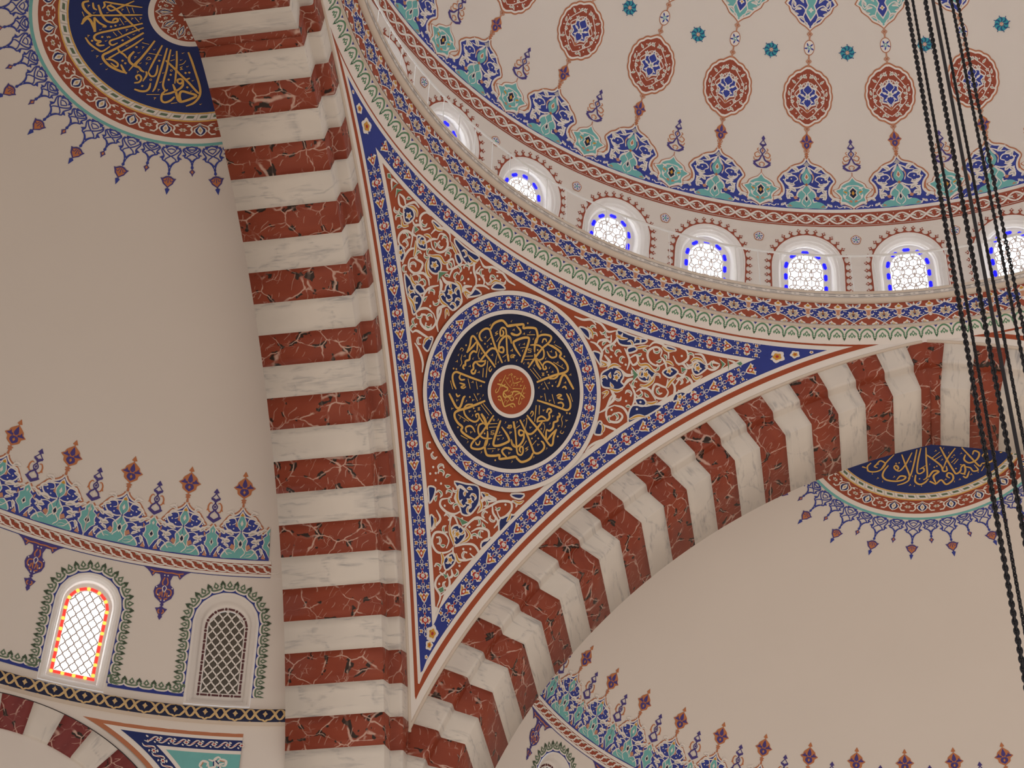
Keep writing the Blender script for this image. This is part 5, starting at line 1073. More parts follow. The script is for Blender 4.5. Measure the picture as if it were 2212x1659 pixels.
# ---------------------------------------------------------------- cornice painting: green scroll, flower frieze, interlace
def S_cone(Ra, za, Rb, zb):
    """x longitude in degrees, y 0..1 from the lower to the upper edge"""
    sl = np.array([zb-za, 0, Ra-Rb]); 
    def f(p):
        a = np.radians(p[:, 0]); R = Ra+(Rb-Ra)*p[:, 1]; z = za+(zb-za)*p[:, 1]; k = math.hypot(zb-za, Ra-Rb)
        n = np.stack([-np.cos(a)*(zb-za)/k, -np.sin(a)*(zb-za)/k, np.full_like(a, -(Ra-Rb)/k)], -1); return np.stack([R*np.cos(a), R*np.sin(a), z], -1), n
    return f
def scallop_cell():
    """half of the repeat is a ring with a lozenge, half a hanging arrow; v=1 is the blue edge"""
    c = Paint(); W_ = 0.306; H_ = 0.36
    def Q(p): return np.stack([p[:, 0], p[:, 1]], -1)
    c.poly([(0.0, 1.0), (0.5-0.5, 1.0), (0.0, 0.72), (0.10, 0.86), (0.25, 0.94), (0.42, 1.0)], 'blue', 0.5); c.poly([(1.0, 1.0), (0.58, 1.0), (0.75, 0.94), (0.90, 0.86), (1.0, 0.72)], 'blue', 0.5)
    t = np.linspace(0, 1, 17); arc = np.stack([t, 0.66+0.27*np.sin(pi*t)**0.75], -1); c.stroke(arc, 0.085, 'white', 1.2, 0)
    g = np.stack([0.08+0.84*t, 0.50+0.34*np.sin(pi*t)**0.7], -1); c.stroke(g, 0.095, 'green', 1.5, 0)
    c.stroke([(0.08, 0.52), (0.10, 0.42), (0.03, 0.36)], 0.09, 'green', 1.5, 3); c.stroke([(0.92, 0.52), (0.90, 0.42), (0.97, 0.36)], 0.09, 'green', 1.5, 3)
    for s in (0, 1): c.poly([(s, 0.10), (s+0.12, 0.32), (s+0.05, 0.34), (s, 0.28), (s-0.05, 0.34), (s-0.12, 0.32)], 'green', 1.7)
    c.poly([(0.5, 0.28), (0.64, 0.47), (0.5, 0.66), (0.36, 0.47)], 'green', 1.6); c.poly([(0.5, 0.38), (0.56, 0.47), (0.5, 0.56), (0.44, 0.47)], 'white', 2.2); c.stroke([(0.36, 0.47), (0.30, 0.40), (0.36, 0.34)], 0.08, 'green', 1.5, 3); c.stroke([(0.64, 0.47), (0.70, 0.40), (0.64, 0.34)], 0.08, 'green', 1.5, 3)
    return c
def ring_paint(name, cell, per, d0, d1, surf, parent, bg=None):
    o = Paint(); n = int((d1-d0)/per)
    if bg: o.rect(d0, 0, d0+n*per, 1, bg, 0, n*2, 2)
    for i in range(n): o.put(cell, lambda p, i=i: np.stack([d0+(i+p[:, 0])*per, p[:, 1]], -1))
    return o.build(name, surf, parent)
D0, D1 = 64.0, 184.0
ring_paint('green_scroll', scallop_cell(), 1.755, D0, D1, S_cone(9.985, 29.10, 9.765, 29.335), cornice, 'white')
def frieze_cell():
    c = Paint(); c.rect(0, 0, 1, 1, 'blue', 0, 4, 4); h = Paint()
    # x from the blossom axis (0) to the vase axis (0.5)
    h.poly([(0, 1.0), (0.5, 1.0), (0.5, 0.74), (0.36, 0.70), (0.22, 0.72), (0.10, 0.80), (0.0, 0.93)], 'brick', 0.6)
    h.poly([(0, 0), (0.5, 0), (0.5, 0.44), (0.40, 0.37), (0.30, 0.32), (0.15, 0.22), (0.0, 0.07)], 'brick', 0.6)
    h.stroke([(0.0, 0.95), (0.03, 0.84), (0.10, 0.775), (0.22, 0.72), (0.34, 0.70), (0.5, 0.72)], [0.025, 0.03, 0.035, 0.05, 0.05, 0.035], 'white', 1.2, 4)
    h.stroke([(-0.07, 0.0), (0.0, 0.07), (0.13, 0.19), (0.30, 0.31), (0.40, 0.34), (0.5, 0.45)], [0.02, 0.025, 0.03, 0.04, 0.03, 0.03], 'white', 1.2, 4)
    # vase and bud
    h.poly([(0.5, 0.70), (0.36, 0.69), (0.42, 0.62), (0.43, 0.52), (0.36, 0.50), (0.34, 0.56), (0.31, 0.51), (0.36, 0.44), (0.44, 0.43), (0.5, 0.36)], 'white', 1.0); h.poly([(0.5, 0.69), (0.39, 0.68), (0.44, 0.62), (0.455, 0.52), (0.42, 0.47), (0.5, 0.42)], 'salmon', 1.6); h.disc(0.40, 0.53, 0.03, 'violet', 1.8, 7, ry=0.04)
    h.poly([(0.5, 0.72), (0.38, 0.75), (0.37, 0.83), (0.45, 0.88), (0.5, 0.97)], 'white', 1.6); h.poly([(0.5, 0.77), (0.43, 0.80), (0.45, 0.86), (0.5, 0.90)], 'yellow', 2.2); h.poly([(0.5, 0.26), (0.44, 0.32), (0.46, 0.36), (0.5, 0.38)], 'white', 1.6)
    # leaf beside the spike
    h.leaf(0.05, 0.80, 0.75, 0.30, 0.13, 'white', 1.6, -0.1); h.leaf(0.11, 0.855, 0.6, 0.12, 0.05, 'blue', 2.2); h.poly([(0, 0.78), (0.025, 0.84), (0, 0.99)], 'white', 1.8)
    # half blossoms on the lower edge
    h.poly([(0.20, 0.0), (0.17, 0.08), (0.23, 0.12), (0.26, 0.19), (0.32, 0.10), (0.40, 0.06), (0.42, 0.0)], 'white', 1.4); h.poly([(0.24, 0.0), (0.24, 0.06), (0.29, 0.08), (0.36, 0.0)], 'sand', 2.0); h.poly([(0.20, 0.02), (0.235, 0.07), (0.25, 0.02)], 'violet', 2.2)
    h.stroke([(0.0, 0.07), (0.10, 0.0)], 0.03, 'white', 1.2, 0)
    # lotus
    n = 40; 
    for x, y, a_, ln in ((0.02, 0.45, 1.5, 0.20), (0.05, 0.46, 0.8, 0.19), (0.06, 0.44, 0.2, 0.17), (0.06, 0.42, -0.4, 0.17), (0.04, 0.40, -1.0, 0.16)): h.leaf(x-0.03, y, a_, ln+0.02, 0.11, 'white', 1.4); h.leaf(x+0.04*math.cos(a_)-0.02, y+0.04*math.sin(a_), a_, ln*0.55, 0.045, 'sand', 2.4)
    h.disc(0.0, 0.44, 0.10, 'white', 2.0, 12, ry=0.12); h.disc(0, 0.47, 0.05, 'salmon', 2.8, 8); h.disc(0, 0.40, 0.035, 'blue', 2.9, 8); h.disc(0, 0.59, 0.03, 'crimson', 2.9, 8); h.disc(0.15, 0.36, 0.02, 'crimson', 2.9, 6)
    h.poly([(0, 0.10), (0.035, 0.17), (0, 0.24)], 'white', 1.6); h.poly([(0, 0.12), (0.022, 0.17), (0, 0.22)], 'violet', 2.2)
    for x, y in ((0.24, 0.62), (0.28, 0.40), (0.22, 0.34), (0.30, 0.63)): h.disc(x, y, 0.025, 'white', 1.3, 7)
    for k in (0, 1): c.put(h, lambda p, k=k: np.stack([k+(1-2*k)*p[:, 0], p[:, 1]], -1))
    return c
ring_paint('flower_frieze', frieze_cell(), 3.6, 62.0, 184.5, S_cone(9.743, 29.362, 9.602, 29.818), cornice)
def lattice_cell():
    c = Paint()
    for v in (0.14, 0.90): c.rect(0, v-0.035, 1, v+0.035, 'line_dark', 0.6, 2, 1)
    for v in (0.36, 0.70): c.poly([(0.06, v-0.035), (0.50, v-0.035), (0.55, v), (0.50, v+0.035), (0.06, v+0.035), (0.01, v)], 'line_dark', 0.8)
    c.poly([(0.70, 0.53), (0.80, 0.47), (0.90, 0.53), (0.80, 0.59)], 'line_dark', 0.8)
    return c
ring_paint('interlace_band', lattice_cell(), 1.8, D0, D1, S_cone(9.488, 29.868, 9.484, 29.972), cornice, 'white')

# ---------------------------------------------------------------- painting of the half domes
HM = 0.16407                               # metres of meridian arc per degree
def S_half_bearing(side): return S_half(side)
def half_map(b): return lambda p: np.stack([b-np.degrees(p[:, 0]/(RH*np.cos(np.maximum(p[:, 1], 0)/RH))), p[:, 1]], -1)
WSTEP = 7.85
def half_lace():
    """one palmette and half the cartouche on either side; x in metres about the palmette, y meridian arc"""
    t = Paint(); hw = 0.58; y0 = 4.055
    edge = smooth_path(np.array([(0, 5.0), (0.05, 4.93), (0.13, 4.875), (0.24, 4.835), (0.31, 4.76), (0.36, 4.69), (0.405, 4.64), (0.40, 4.57), (0.43, 4.52), (0.47, 4.545), (0.53, 4.60), (0.58, 4.66)]), 3)
    ba = np.array([(hw, 4.2), (hw, y0), (0.29, y0), (0, y0)])
    for sg in (1, -1):
        q = np.concatenate([edge, ba]); m = len(q); t.raw(np.concatenate([q, np.array([[0.02, 4.40]])])*np.array([sg, 1]), [(i, i+1, m) for i in range(m-1)]+[(m-1, 0, m)], 'lace_blue', 0)
    def both(f):
        q = Paint(); f(q); q.mirror(); t.put(q, lambda p: p)
    def outline(q):
        d = np.gradient(edge, axis=0); d /= np.linalg.norm(d, axis=1)[:, None]; nr = np.stack([d[:, 1], -d[:, 0]], -1); nr = np.where(nr[:, 1:] < 0, -nr, nr)
        q.stroke(edge+nr*0.010, 0.030, 'white', 1, 0); q.stroke(edge+nr*0.038, 0.028, 'orange', 1, 0)
    both(outline)
    t.stroke([(0, 5.03), (0, 5.20)], [0.05, 0.02], 'orange', 1, 0); t.mpoly([(0, 5.10), (0.05, 5.115), (0.03, 5.14), (0.06, 5.165), (0, 5.19)], 'orange', 1.3)
    # turquoise: winged foot and small drop; cartouche halves at the boundary
    for g, c, l in ((0.022, 'white', 1.2), (0, 'turquoise', 2)):
        t.mpoly([(0, y0+0.02), (0.10+g, y0+0.02), (0.34+g, y0+0.02), (0.32+g, y0+0.10+g), (0.22+g, y0+0.19+g), (0.12+g, y0+0.15+g), (0.10+g, y0+0.26), (0.12+g, y0+0.36), (0.06+g, y0+0.42+g), (0, y0+0.52+g)], c, l, 3)
        t.mpoly([(0, y0+0.53-g), (0.075+g, y0+0.64), (0.06+g, y0+0.74), (0, y0+0.86+g)], c, l, 3)
    t.mpoly([(0, y0+0.20), (0.05, y0+0.27), (0.04, y0+0.33), (0, y0+0.38)], 'white', 2.8); t.mpoly([(0, y0+0.24), (0.03, y0+0.28), (0.02, y0+0.32), (0, y0+0.35)], 'navy', 3.4)
    t.mpoly([(0, y0+0.62), (0.03, y0+0.67), (0, y0+0.74)], 'white', 2.8)
    t.mpoly([(0, y0+0.76), (0.07, y0+0.79), (0.05, y0+0.84), (0, y0+0.91)], 'white', 1.6); t.mpoly([(0, y0+0.80), (0.04, y0+0.82), (0, y0+0.87)], 'yellow', 2.6)
    def scr(q):
        for g, c, l in ((0.02, 'white', 1.2), (0, 'turquoise', 2)):
            q.poly([(hw, y0+0.06-g), (hw-0.06-g, y0+0.18), (hw-0.13-g, y0+0.24), (hw-0.10-g, y0+0.34), (hw-0.12-g, y0+0.42), (hw-0.05-g, y0+0.47), (hw-0.06-g, y0+0.53), (hw, y0+0.60+g)], c, l)
        q.poly([(hw, y0+0.22), (hw-0.05, y0+0.28), (hw, y0+0.38)], 'white', 2.8); q.poly([(hw, y0+0.25), (hw-0.028, y0+0.29), (hw, y0+0.34)], 'navy', 3.4); q.poly([(hw, y0+0.46), (hw-0.025, y0+0.50), (hw, y0+0.54)], 'white', 2.8)
        q.stroke([(0.02, y0+0.52), (0.13, y0+0.50), (0.27, y0+0.55), (0.34, y0+0.66), (0.26, y0+0.75), (0.15, y0+0.76), (0.12, y0+0.68), (0.19, y0+0.64)], [0.02, 0.026, 0.028, 0.028, 0.026, 0.022, 0.018, 0.012], 'white', 2.2, 4)
        q.stroke([(0.06, y0+0.80), (0.16, y0+0.78), (0.26, y0+0.79), (0.33, y0+0.70)], [0.02, 0.03, 0.03, 0.01], 'white', 2.2, 4)
        q.stroke([(0.02, y0+0.04), (0.10, y0+0.14), (0.02, y0+0.26), (0.10, y0+0.40), (0.22, y0+0.43), (0.34, y0+0.36), (0.44, y0+0.40)], 0.018, 'white', 2.4, 4)
        q.stroke([(0.10, y0+0.06), (0.22, y0+0.07), (0.34, y0+0.20), (0.44, y0+0.16), (0.50, y0+0.05)], 0.018, 'white', 2.4, 4)
        for x, y, a_, ln, wd in ((0.16, 0.83, 0.2, 0.16, 0.07), (0.24, 0.70, -0.3, 0.14, 0.06), (0.14, 0.46, 0.2, 0.22, 0.09), (0.20, 0.34, -0.2, 0.17, 0.08), (0.32, 0.46, 0.6, 0.15, 0.075), (0.30, 0.28, 0.9, 0.14, 0.06), (0.38, 0.24, -1.3, 0.15, 0.06), (0.22, 0.22, 0.4, 0.12, 0.05), (0.40, 0.52, 0.4, 0.12, 0.05)):
            q.leaf(x, y0+y, a_, ln+0.02, wd+0.008, 'white', 2.3, 0.12); q.leaf(x+0.03*math.cos(a_), y0+y+0.03*math.sin(a_), a_, ln*0.55, wd*0.34, 'grey', 3, 0.12)
        for x, y in ((0.20, 0.91), (0.08, 0.94), (0.30, 0.82), (0.24, 0.64), (0.36, 0.60), (0.16, 0.57), (0.28, 0.41), (0.36, 0.30), (0.44, 0.28), (0.40, 0.08)): q.disc(x, y0+y, 0.016, 'white', 2.4, 6)
        q.poly([(0.13, y0+0.17), (0.21, y0+0.22), (0.17, y0+0.29), (0.11, y0+0.25)], 'salmon', 2.7); q.poly([(0.42, y0+0.03), (0.46, y0+0.12), (0.51, y0+0.02)], 'salmon', 2.5); q.poly([(0.08, y0+0.60), (0.13, y0+0.62), (0.11, y0+0.72)], 'salmon', 2.7); q.poly([(0.44, y0+0.44), (0.40, y0+0.48), (0.42, y0+0.36)], 'salmon', 2.7)
        q.leaf(0.10, y0+0.06, 0.3, 0.16, 0.05, 'turquoise', 3.0); q.leaf(0.10, y0+0.06, 0.3, 0.17, 0.07, 'white', 2.5)
    both(scr)
    return t
def half_spear():
    t = Paint(); y = 4.70; b = Paint()
    b.poly([(0, y), (0.09, y+0.06), (0.14, y+0.10), (0.10, y+0.13), (0.05, y+0.10), (0.0, y+0.07)], 'violet', 1); b.stroke([(0.10, y+0.10), (0.075, y+0.17), (0.02, y+0.22), (0.0, y+0.26)], 0.03, 'violet', 1, 3)
    b.stroke([(0.0, y+0.22), (0.045, y+0.30), (0.0, y+0.38), (0.075, y+0.45)], 0.022, 'violet', 1.2, 4); b.poly([(0, y+0.40), (0.08, y+0.43), (0.09, y+0.47), (0.03, y+0.46), (0, y+0.44)], 'violet', 1.2); b.stroke([(0.075, y+0.46), (0.03, y+0.51), (0, y+0.55)], 0.018, 'violet', 1, 3)
    b.stroke([(0.03, y+0.20), (0.10, y+0.21), (0.125, y+0.30), (0.09, y+0.37), (0.05, y+0.36)], [0.012, 0.022, 0.028, 0.022, 0.012], 'rust', 0.8, 4); b.poly([(0.10, y+0.24), (0.15, y+0.22), (0.13, y+0.30)], 'rust', 0.9); b.mirror(); t.put(b, lambda p: p)
    t.mpoly([(0, y+0.10), (0.04, y+0.15), (0, y+0.20)], 'plaster', 1.4); t.mpoly([(0, y+0.53), (0.025, y+0.555), (0.055, y+0.565), (0, y+0.645)], 'violet', 1); t.mpoly([(0, y+0.27), (0.025, y+0.30), (0, y+0.33)], 'violet', 1.5)
    return t
def half_bud():
    t = Paint(); t.put(bud(5.19, 0.40, 0.205, 'rust', 'violet'), lambda p: p); t.mpoly([(0, 5.58), (0.015, 5.60), (0.05, 5.61), (0, 5.70)], 'rust', 1); return t
def pendant_motif():
    t = Paint(); b = Paint(); y1 = 3.735
    b.poly([(0, y1), (0.43, y1), (0.36, y1-0.035), (0.30, y1-0.09), (0.25, y1-0.16), (0.20, y1-0.09), (0.12, y1-0.10), (0.085, y1-0.20), (0.10, y1-0.28), (0.17, y1-0.34), (0.185, y1-0.43), (0.15, y1-0.53), (0.06, y1-0.60), (0.02, y1-0.635), (0.035, y1-0.665), (0.01, y1-0.69), (0.05, y1-0.72), (0.11, y1-0.73), (0.07, y1-0.80), (0.03, y1-0.86), (0.04, y1-0.89), (0, y1-0.95)], 'violet', 1)
    for pts in ([(0.0, y1-0.06), (0.10, y1-0.05), (0.20, y1-0.06), (0.30, y1-0.04)], [(0.02, y1-0.15), (0.05, y1-0.24), (0.03, y1-0.30)], [(0.05, y1-0.36), (0.12, y1-0.38), (0.13, y1-0.46), (0.07, y1-0.50), (0.06, y1-0.43)], [(0.02, y1-0.56), (0.08, y1-0.53)], [(0.03, y1-0.75), (0.05, y1-0.79), (0.02, y1-0.83)], [(0.22, y1-0.06), (0.25, y1-0.12)], [(0.01, y1-0.33), (0.03, y1-0.44), (0.01, y1-0.52)]): b.stroke(pts, 0.024, 'rust', 2, 4)
    for x, y in ((0.10, 0.48), (0.03, 0.58), (0.14, 0.34), (0.20, 0.12), (0.03, 0.11)): b.disc(x, y1-y, 0.014, 'white', 2.4, 6)
    b.stroke([(0.0, y1-0.30), (0.035, y1-0.34), (0.028, y1-0.38), (0.0, y1-0.43)], 0.016, 'white', 2.6, 3); b.mirror(); t.put(b, lambda p: p); return t
def edge_cell():
    """green scroll on a white ground over a blue edge: u along 0..1, v 0..1 away from the blue edge"""
    c = Paint(); t = np.linspace(0, 1, 13)
    c.poly([(0, 0), (1, 0), (1, 0.30), (0.92, 0.14), (0.75, 0.06), (0.5, 0.03), (0.25, 0.06), (0.08, 0.14), (0, 0.30)], 'blue', 0.6)
    w1 = [(0.0, 0.42), (0.05, 0.26), (0.2, 0.15), (0.5, 0.13), (0.8, 0.15), (0.95, 0.26), (1.0, 0.42)]; c.stroke(w1, 0.13, 'white', 1, 4)
    c.stroke([(0.08, 0.62), (0.16, 0.50), (0.10, 0.38), (0.22, 0.28), (0.5, 0.25), (0.78, 0.28), (0.90, 0.38), (0.84, 0.50), (0.92, 0.62)], 0.12, 'moss', 1.5, 4)
    c.poly([(0.5, 0.34), (0.72, 0.56), (0.5, 0.92), (0.28, 0.56)], 'moss', 1.6); c.poly([(0.5, 0.48), (0.58, 0.58), (0.5, 0.74), (0.42, 0.58)], 'plaster', 2.2)
    for s in (0, 1): c.poly([(s-0.20, 0.66), (s, 0.98), (s+0.20, 0.66), (s+0.10, 0.58), (s, 0.66), (s-0.10, 0.58)], 'moss', 1.6)
    return c
EC_ = edge_cell()
def window_scroll(full=True, link=None):
    """scroll border round a half-dome window, in metres about its axis; link: bearing step to the next window for the piece between"""
    t = Paint(); r, tc, tb = HW[0]+0.012, HW[1], HW[2]+0.18; p, s = path_u(r, tc, tb); tot = 2*(tc-tb)+pi*r; n = 23; w_ = 0.235
    for i in range(n):
        def f(q, i=i):
            out = []
            for u, v in q:
                x, y, a_ = along(p, s, min(max((i+u)*tot/n, 0.005), tot-0.005)); out.append((x-math.sin(a_)*v*w_, y+math.cos(a_)*v*w_))
            return np.array(out)
        t.put(EC_, f)
    if link:
        x0, x1 = r, link-r; m = 5; y0 = tb-0.015
        for i in range(m): t.put(EC_, lambda q, i=i: np.stack([x0+0.02+(x1-x0-0.04)*(i+q[:, 0])/m, y0+q[:, 1]*0.22], -1))
        t.rect(x0, y0-0.04, x1, y0+0.01, 'blue', 0.5, 8, 1)
    return t
LB = {'w': [12.96, 20.3, 28.1, 36.3, 44.2, 52.0], 'n': [14.0, 21.7, 28.95]+[36.6+7.72*i for i in range(16)]}
PB = {'w': [21.4, 36.75, 52.0], 'n': [18.5, 34.0]}
def paint_half(root, side, b_end, b_far):
    sf = S_half(side); cell = ribbon_cell(False); o = Paint(); n = int((b_far-b_end)/2.5)
    for i in range(n): o.put(cell, lambda p, i=i: np.stack([b_end+(i+p[:, 0])*2.5, 3.80+p[:, 1]*0.185], -1))
    for y0, y1, c in ((3.735, 3.747, 'blue'), (3.752, 3.80, 'white'), (3.985, 4.05, 'white'), (3.797, 3.806, 'brick'), (3.98, 3.99, 'brick')): o.rect(b_end, y0, b_far, y1, c, 0.8, 60, 1)
    o.build('braid_band', sf, root)
    lc = half_lace(); o = Paint(); bs = LB[side]
    for i, b in enumerate(bs):
        st = (bs[i+1]-b) if i+1 < len(bs) else b-bs[i-1]
        if i: st = (st+b-bs[i-1])/2
        def f(p, b=b, st=st): return np.stack([b-p[:, 0]/0.58*st/2, p[:, 1]], -1)
        if b-st/2 < b_end-0.4:      # the border stops at the plain strip by the arch
            q = Paint()
            for fc, m in zip(lc.F, lc.M): pass
            P2 = f(np.concatenate(lc.P)); keep = [k for k, fc in enumerate(lc.F) if min(P2[list(fc), 0]) > b_end-0.05]
            L2 = np.concatenate(lc.L); o.P.append(P2); o.L.append(L2); mm = [o.mid(c) for c in lc.names]
            o.F += [tuple(v+o.n for v in lc.F[k]) for k in keep]; o.M += [mm[lc.M[k]] for k in keep]; o.n += len(P2)
        else: o.put(lc, f)
    o.build('lace_border', sf, root)
    for i, b in enumerate(bs):
        B_ = half_bud(); B_.build('lace_bud', S_half(side, b), root)
        if i+1 < len(bs): half_spear().build('spear_finial', S_half(side, (b+bs[i+1])/2), root)
    for b in PB[side]: pendant_motif().build('pendant', S_half(side, b), root)
    ws = HWIN[side]
    for i, b in enumerate(ws[:2 if side == 'w' else 2]):
        lk = math.radians(ws[i+1]-b)*RH*math.cos(2.0/RH)
        tt = Paint(); ff = window_scroll(True, lk); tt.put(ff, lambda p: p*np.array([-1, 1])); tt.build('window_scroll', S_half(side, b), root)
paint_half(half_w, 'w', 8.95, 50.0)
paint_half(half_n, 'n', 9.5, 140.0)

# the roundel at the crown of each half dome, with its fringe of finials
CN = np.array([0.0, math.cos(1.444), math.sin(1.444)]); CE1 = np.array([1.0, 0, 0]); CE2 = np.cross(CN, CE1)
def S_crown(side):
    fr = half_frame(side); org = fr(np.zeros(1), np.zeros(1), np.zeros(1))[0]+np.array([0, 0, ZH])
    def f(p):
        r = np.hypot(p[:, 0], p[:, 1]); al = r/RH; k = np.where(r > 1e-9, np.sin(al)/np.maximum(r, 1e-9), 1/RH)
        d = np.cos(al)[:, None]*CN+(k*p[:, 0])[:, None]*CE1+(k*p[:, 1])[:, None]*CE2
        P = fr(RH*d[:, 0], RH*d[:, 1], ZH+RH*d[:, 2]); n = P-org; n /= np.linalg.norm(n, axis=1)[:, None]; return P, -n
    return f
def polar(per, i0, r0, r1): return lambda i: (lambda p: (lambda t, r: np.stack([r*np.cos(t), r*np.sin(t)], -1))(i0+(i+p[:, 0])*per, r0+(r1-r0)*p[:, 1]))
def crown_cell():
    """red ring: lozenge blossom in a blue heart, small rosette between"""
    c = Paint(); h = Paint()
    h.poly([(0, 0.10), (0.06, 0.28), (0.17, 0.40), (0.20, 0.58), (0.10, 0.80), (0, 0.90)], 'white', 1.0); h.poly([(0, 0.16), (0.07, 0.32), (0.145, 0.46), (0.14, 0.62), (0.07, 0.76), (0, 0.82)], 'deep_blue', 1.8); h.poly([(0, 0.24), (0.055, 0.38), (0.085, 0.52), (0.05, 0.66), (0, 0.78)], 'white', 2.6); h.poly([(0, 0.38), (0.045, 0.50), (0, 0.63)], 'sand', 3.4)
    h.stroke([(0.0, 0.06), (0.10, 0.20), (0.22, 0.30), (0.26, 0.46), (0.23, 0.62), (0.30, 0.80), (0.42, 0.86)], [0.03, 0.05, 0.05, 0.06, 0.05, 0.05, 0.02], 'white', 1.2, 3); h.leaf(0.26, 0.22, 0.5, 0.16, 0.11, 'white', 1.3); h.leaf(0.27, 0.84, -0.4, 0.18, 0.09, 'white', 1.3); h.stroke([(0.24, 0.30), (0.34, 0.16), (0.46, 0.14)], 0.04, 'white', 1.2, 3)
    h.flower(0.5, 0.5, 0.13, 6, 'white', 'sand', 1.6, 0, 0.6)
    for k in (0, 1): c.put(h, lambda p, k=k: np.stack([k+(1-2*k)*p[:, 0], p[:, 1]], -1))
    return c
def finial(long_):
    t = Paint(); b = Paint(); c = 'lace_blue'; L_ = 0.95 if long_ else 0.58; r = 2.70; w_ = 0.165 if long_ else 0.15; e = 0.50 if long_ else 0.36
    b.stroke([(0.0, 0.0), (w_*0.9, 0.05*e/0.4), (w_*0.55, 0.30*e), (0.0, 0.42*e)], 0.022, c, 1, 4); b.stroke([(0.0, 0.06), (w_*0.45, 0.18*e), (0.0, 0.32*e)], 0.018, c, 1, 4); b.stroke([(w_*0.85, 0.03), (w_*1.05, 0.20*e), (w_*0.75, 0.42*e), (w_*0.9, 0.56*e), (w_*0.35, 0.66*e), (0.0, 0.82*e)], 0.024, c, 1.1, 4); b.stroke([(0, 0.40*e), (w_*0.6, 0.56*e), (w_*0.25, 0.74*e), (0, 0.95*e)], 0.020, c, 1.2, 4)
    b.poly([(w_*0.8, 0.40*e), (w_*1.25, 0.48*e), (w_*0.8, 0.55*e)], c, 1.2); b.poly([(w_*0.25, 0.0), (w_*0.75, 0.0), (w_*0.55, 0.08)], c, 1); b.mirror(); t.put(b, lambda p: p)
    t.mpoly([(0, e*0.88), (0.025, e*0.93), (0.012, e), (0.03, e+0.05), (0, e+0.08)], c, 1)
    if long_:
        t.mpoly([(0, 0.585), (0.05, 0.595), (0.10, 0.63), (0.145, 0.63), (0.115, 0.68), (0.09, 0.74), (0.03, 0.79), (0, 0.82)], 'violet', 1.2); t.mpoly([(0, 0.61), (0.045, 0.625), (0.095, 0.655), (0.07, 0.72), (0, 0.79)], 'rust', 1.9); t.stroke([(0, 0.62), (0.0, 0.72)], 0.014, 'violet', 2.4, 0); q = Paint(); q.stroke([(0.03, 0.63), (0.045, 0.69), (0.09, 0.67)], 0.012, 'violet', 2.4, 2); q.mirror(); t.put(q, lambda p: p)
        t.mpoly([(0, 0.81), (0.045, 0.84), (0, 0.95)], c, 1.3)
    else: t.mpoly([(0, 0.42), (0.018, 0.45), (0.055, 0.485), (0.02, 0.53), (0, 0.58)], 'violet', 1.2); t.mpoly([(0, 0.45), (0.025, 0.485), (0, 0.52)], 'rust', 2)
    o = Paint(); o.put(t, lambda p: np.stack([r+p[:, 1], -p[:, 0]], -1)); return o
def crown_roundel(root, side, txt, label):
    sf = S_crown(side); kp = (lambda P: -P[:, 0] > A+1.7) if side == 'w' else (lambda P: P[:, 1] > A+1.7); rd_ = disc_obj('crown_roundel', sf, 0, 2.69, 'turquoise', 0.008, root, 12, keep=kp); rd_['label'] = label
    disc_obj('white_ring', sf, 2.535, 2.635, 'white', 0.012, rd_, keep=kp); rr = disc_obj('red_ring', sf, 2.19, 2.54, 'brick', 0.012, rd_, keep=kp)
    o = Paint(); cc = crown_cell(); mp = polar(2*pi/24, -pi/48, 2.215, 2.525)
    for i in range(24): o.put(cc, mp(i))
    o.build('ring_blossoms', sf, rr, base=0.014, keep=kp)
    disc_obj('braid_ring', sf, 2.0, 2.20, 'white', 0.013, rd_, keep=kp); o = Paint(); mp = polar(2*pi/56, 0, 2.06, 2.17); b = Paint(); b.poly([(0.08, 0.30), (0.62, 0.30), (0.74, 0.72), (0.20, 0.72)], 'moss', 1); b.stroke([(0.0, 0.05), (0.78, 0.02), (0.98, 0.95)], 0.07, 'grey', 1, 0); b.stroke([(-0.02, 0.98), (0.22, 0.98)], 0.07, 'grey', 1, 0)
    for i in range(56): o.put(b, mp(i))
    for r in (2.195, 2.045): o.ring(0, 0, r-0.012, r+0.012, 'gold', 1.3, 96)
    o.build('braid', sf, rd_, base=0.014, keep=kp); disc_obj('blue_disc', sf, 0, 2.03, 'deep_blue', 0.014, rd_, 10, keep=kp)
    disc_obj('centre_ring', sf, 0.60, 0.70, 'white', 0.020, rd_, keep=kp); cd_ = disc_obj('centre_disc', sf, 0, 0.61, 'brick', 0.018, rd_, keep=kp); o = Paint(); mp = polar(2*pi/10, 0, 0.60, 0.24)
    for i in range(10): o.put(cc, mp(i))
    o.flower(0, 0, 0.2, 8, 'white', 'deep_blue', 1.5); o.build('centre_blossoms', sf, cd_, base=0.020, keep=kp)
    write_text(txt, 'gold').build('lettering', sf, rd_, base=0.020, keep=kp)
    lg, sh = finial(True), finial(False); rng_ = range(-1, 13)
    for i in rng_:
        for p_, nm, a0 in ((lg, 'long_finial', 7.5), (sh, 'short_finial', 15.0)):
            q = Paint(); q.at(p_, 0, 0, rad(a0+15*i)); q.build(nm, sf, root, keep=kp)
crown_roundel(half_w, 'w', TXT_WEST, 'calligraphy roundel with gold lettering and red floral centre')
crown_roundel(half_n, 'n', TXT_NORTH, 'calligraphy roundel half hidden by the arch crown')

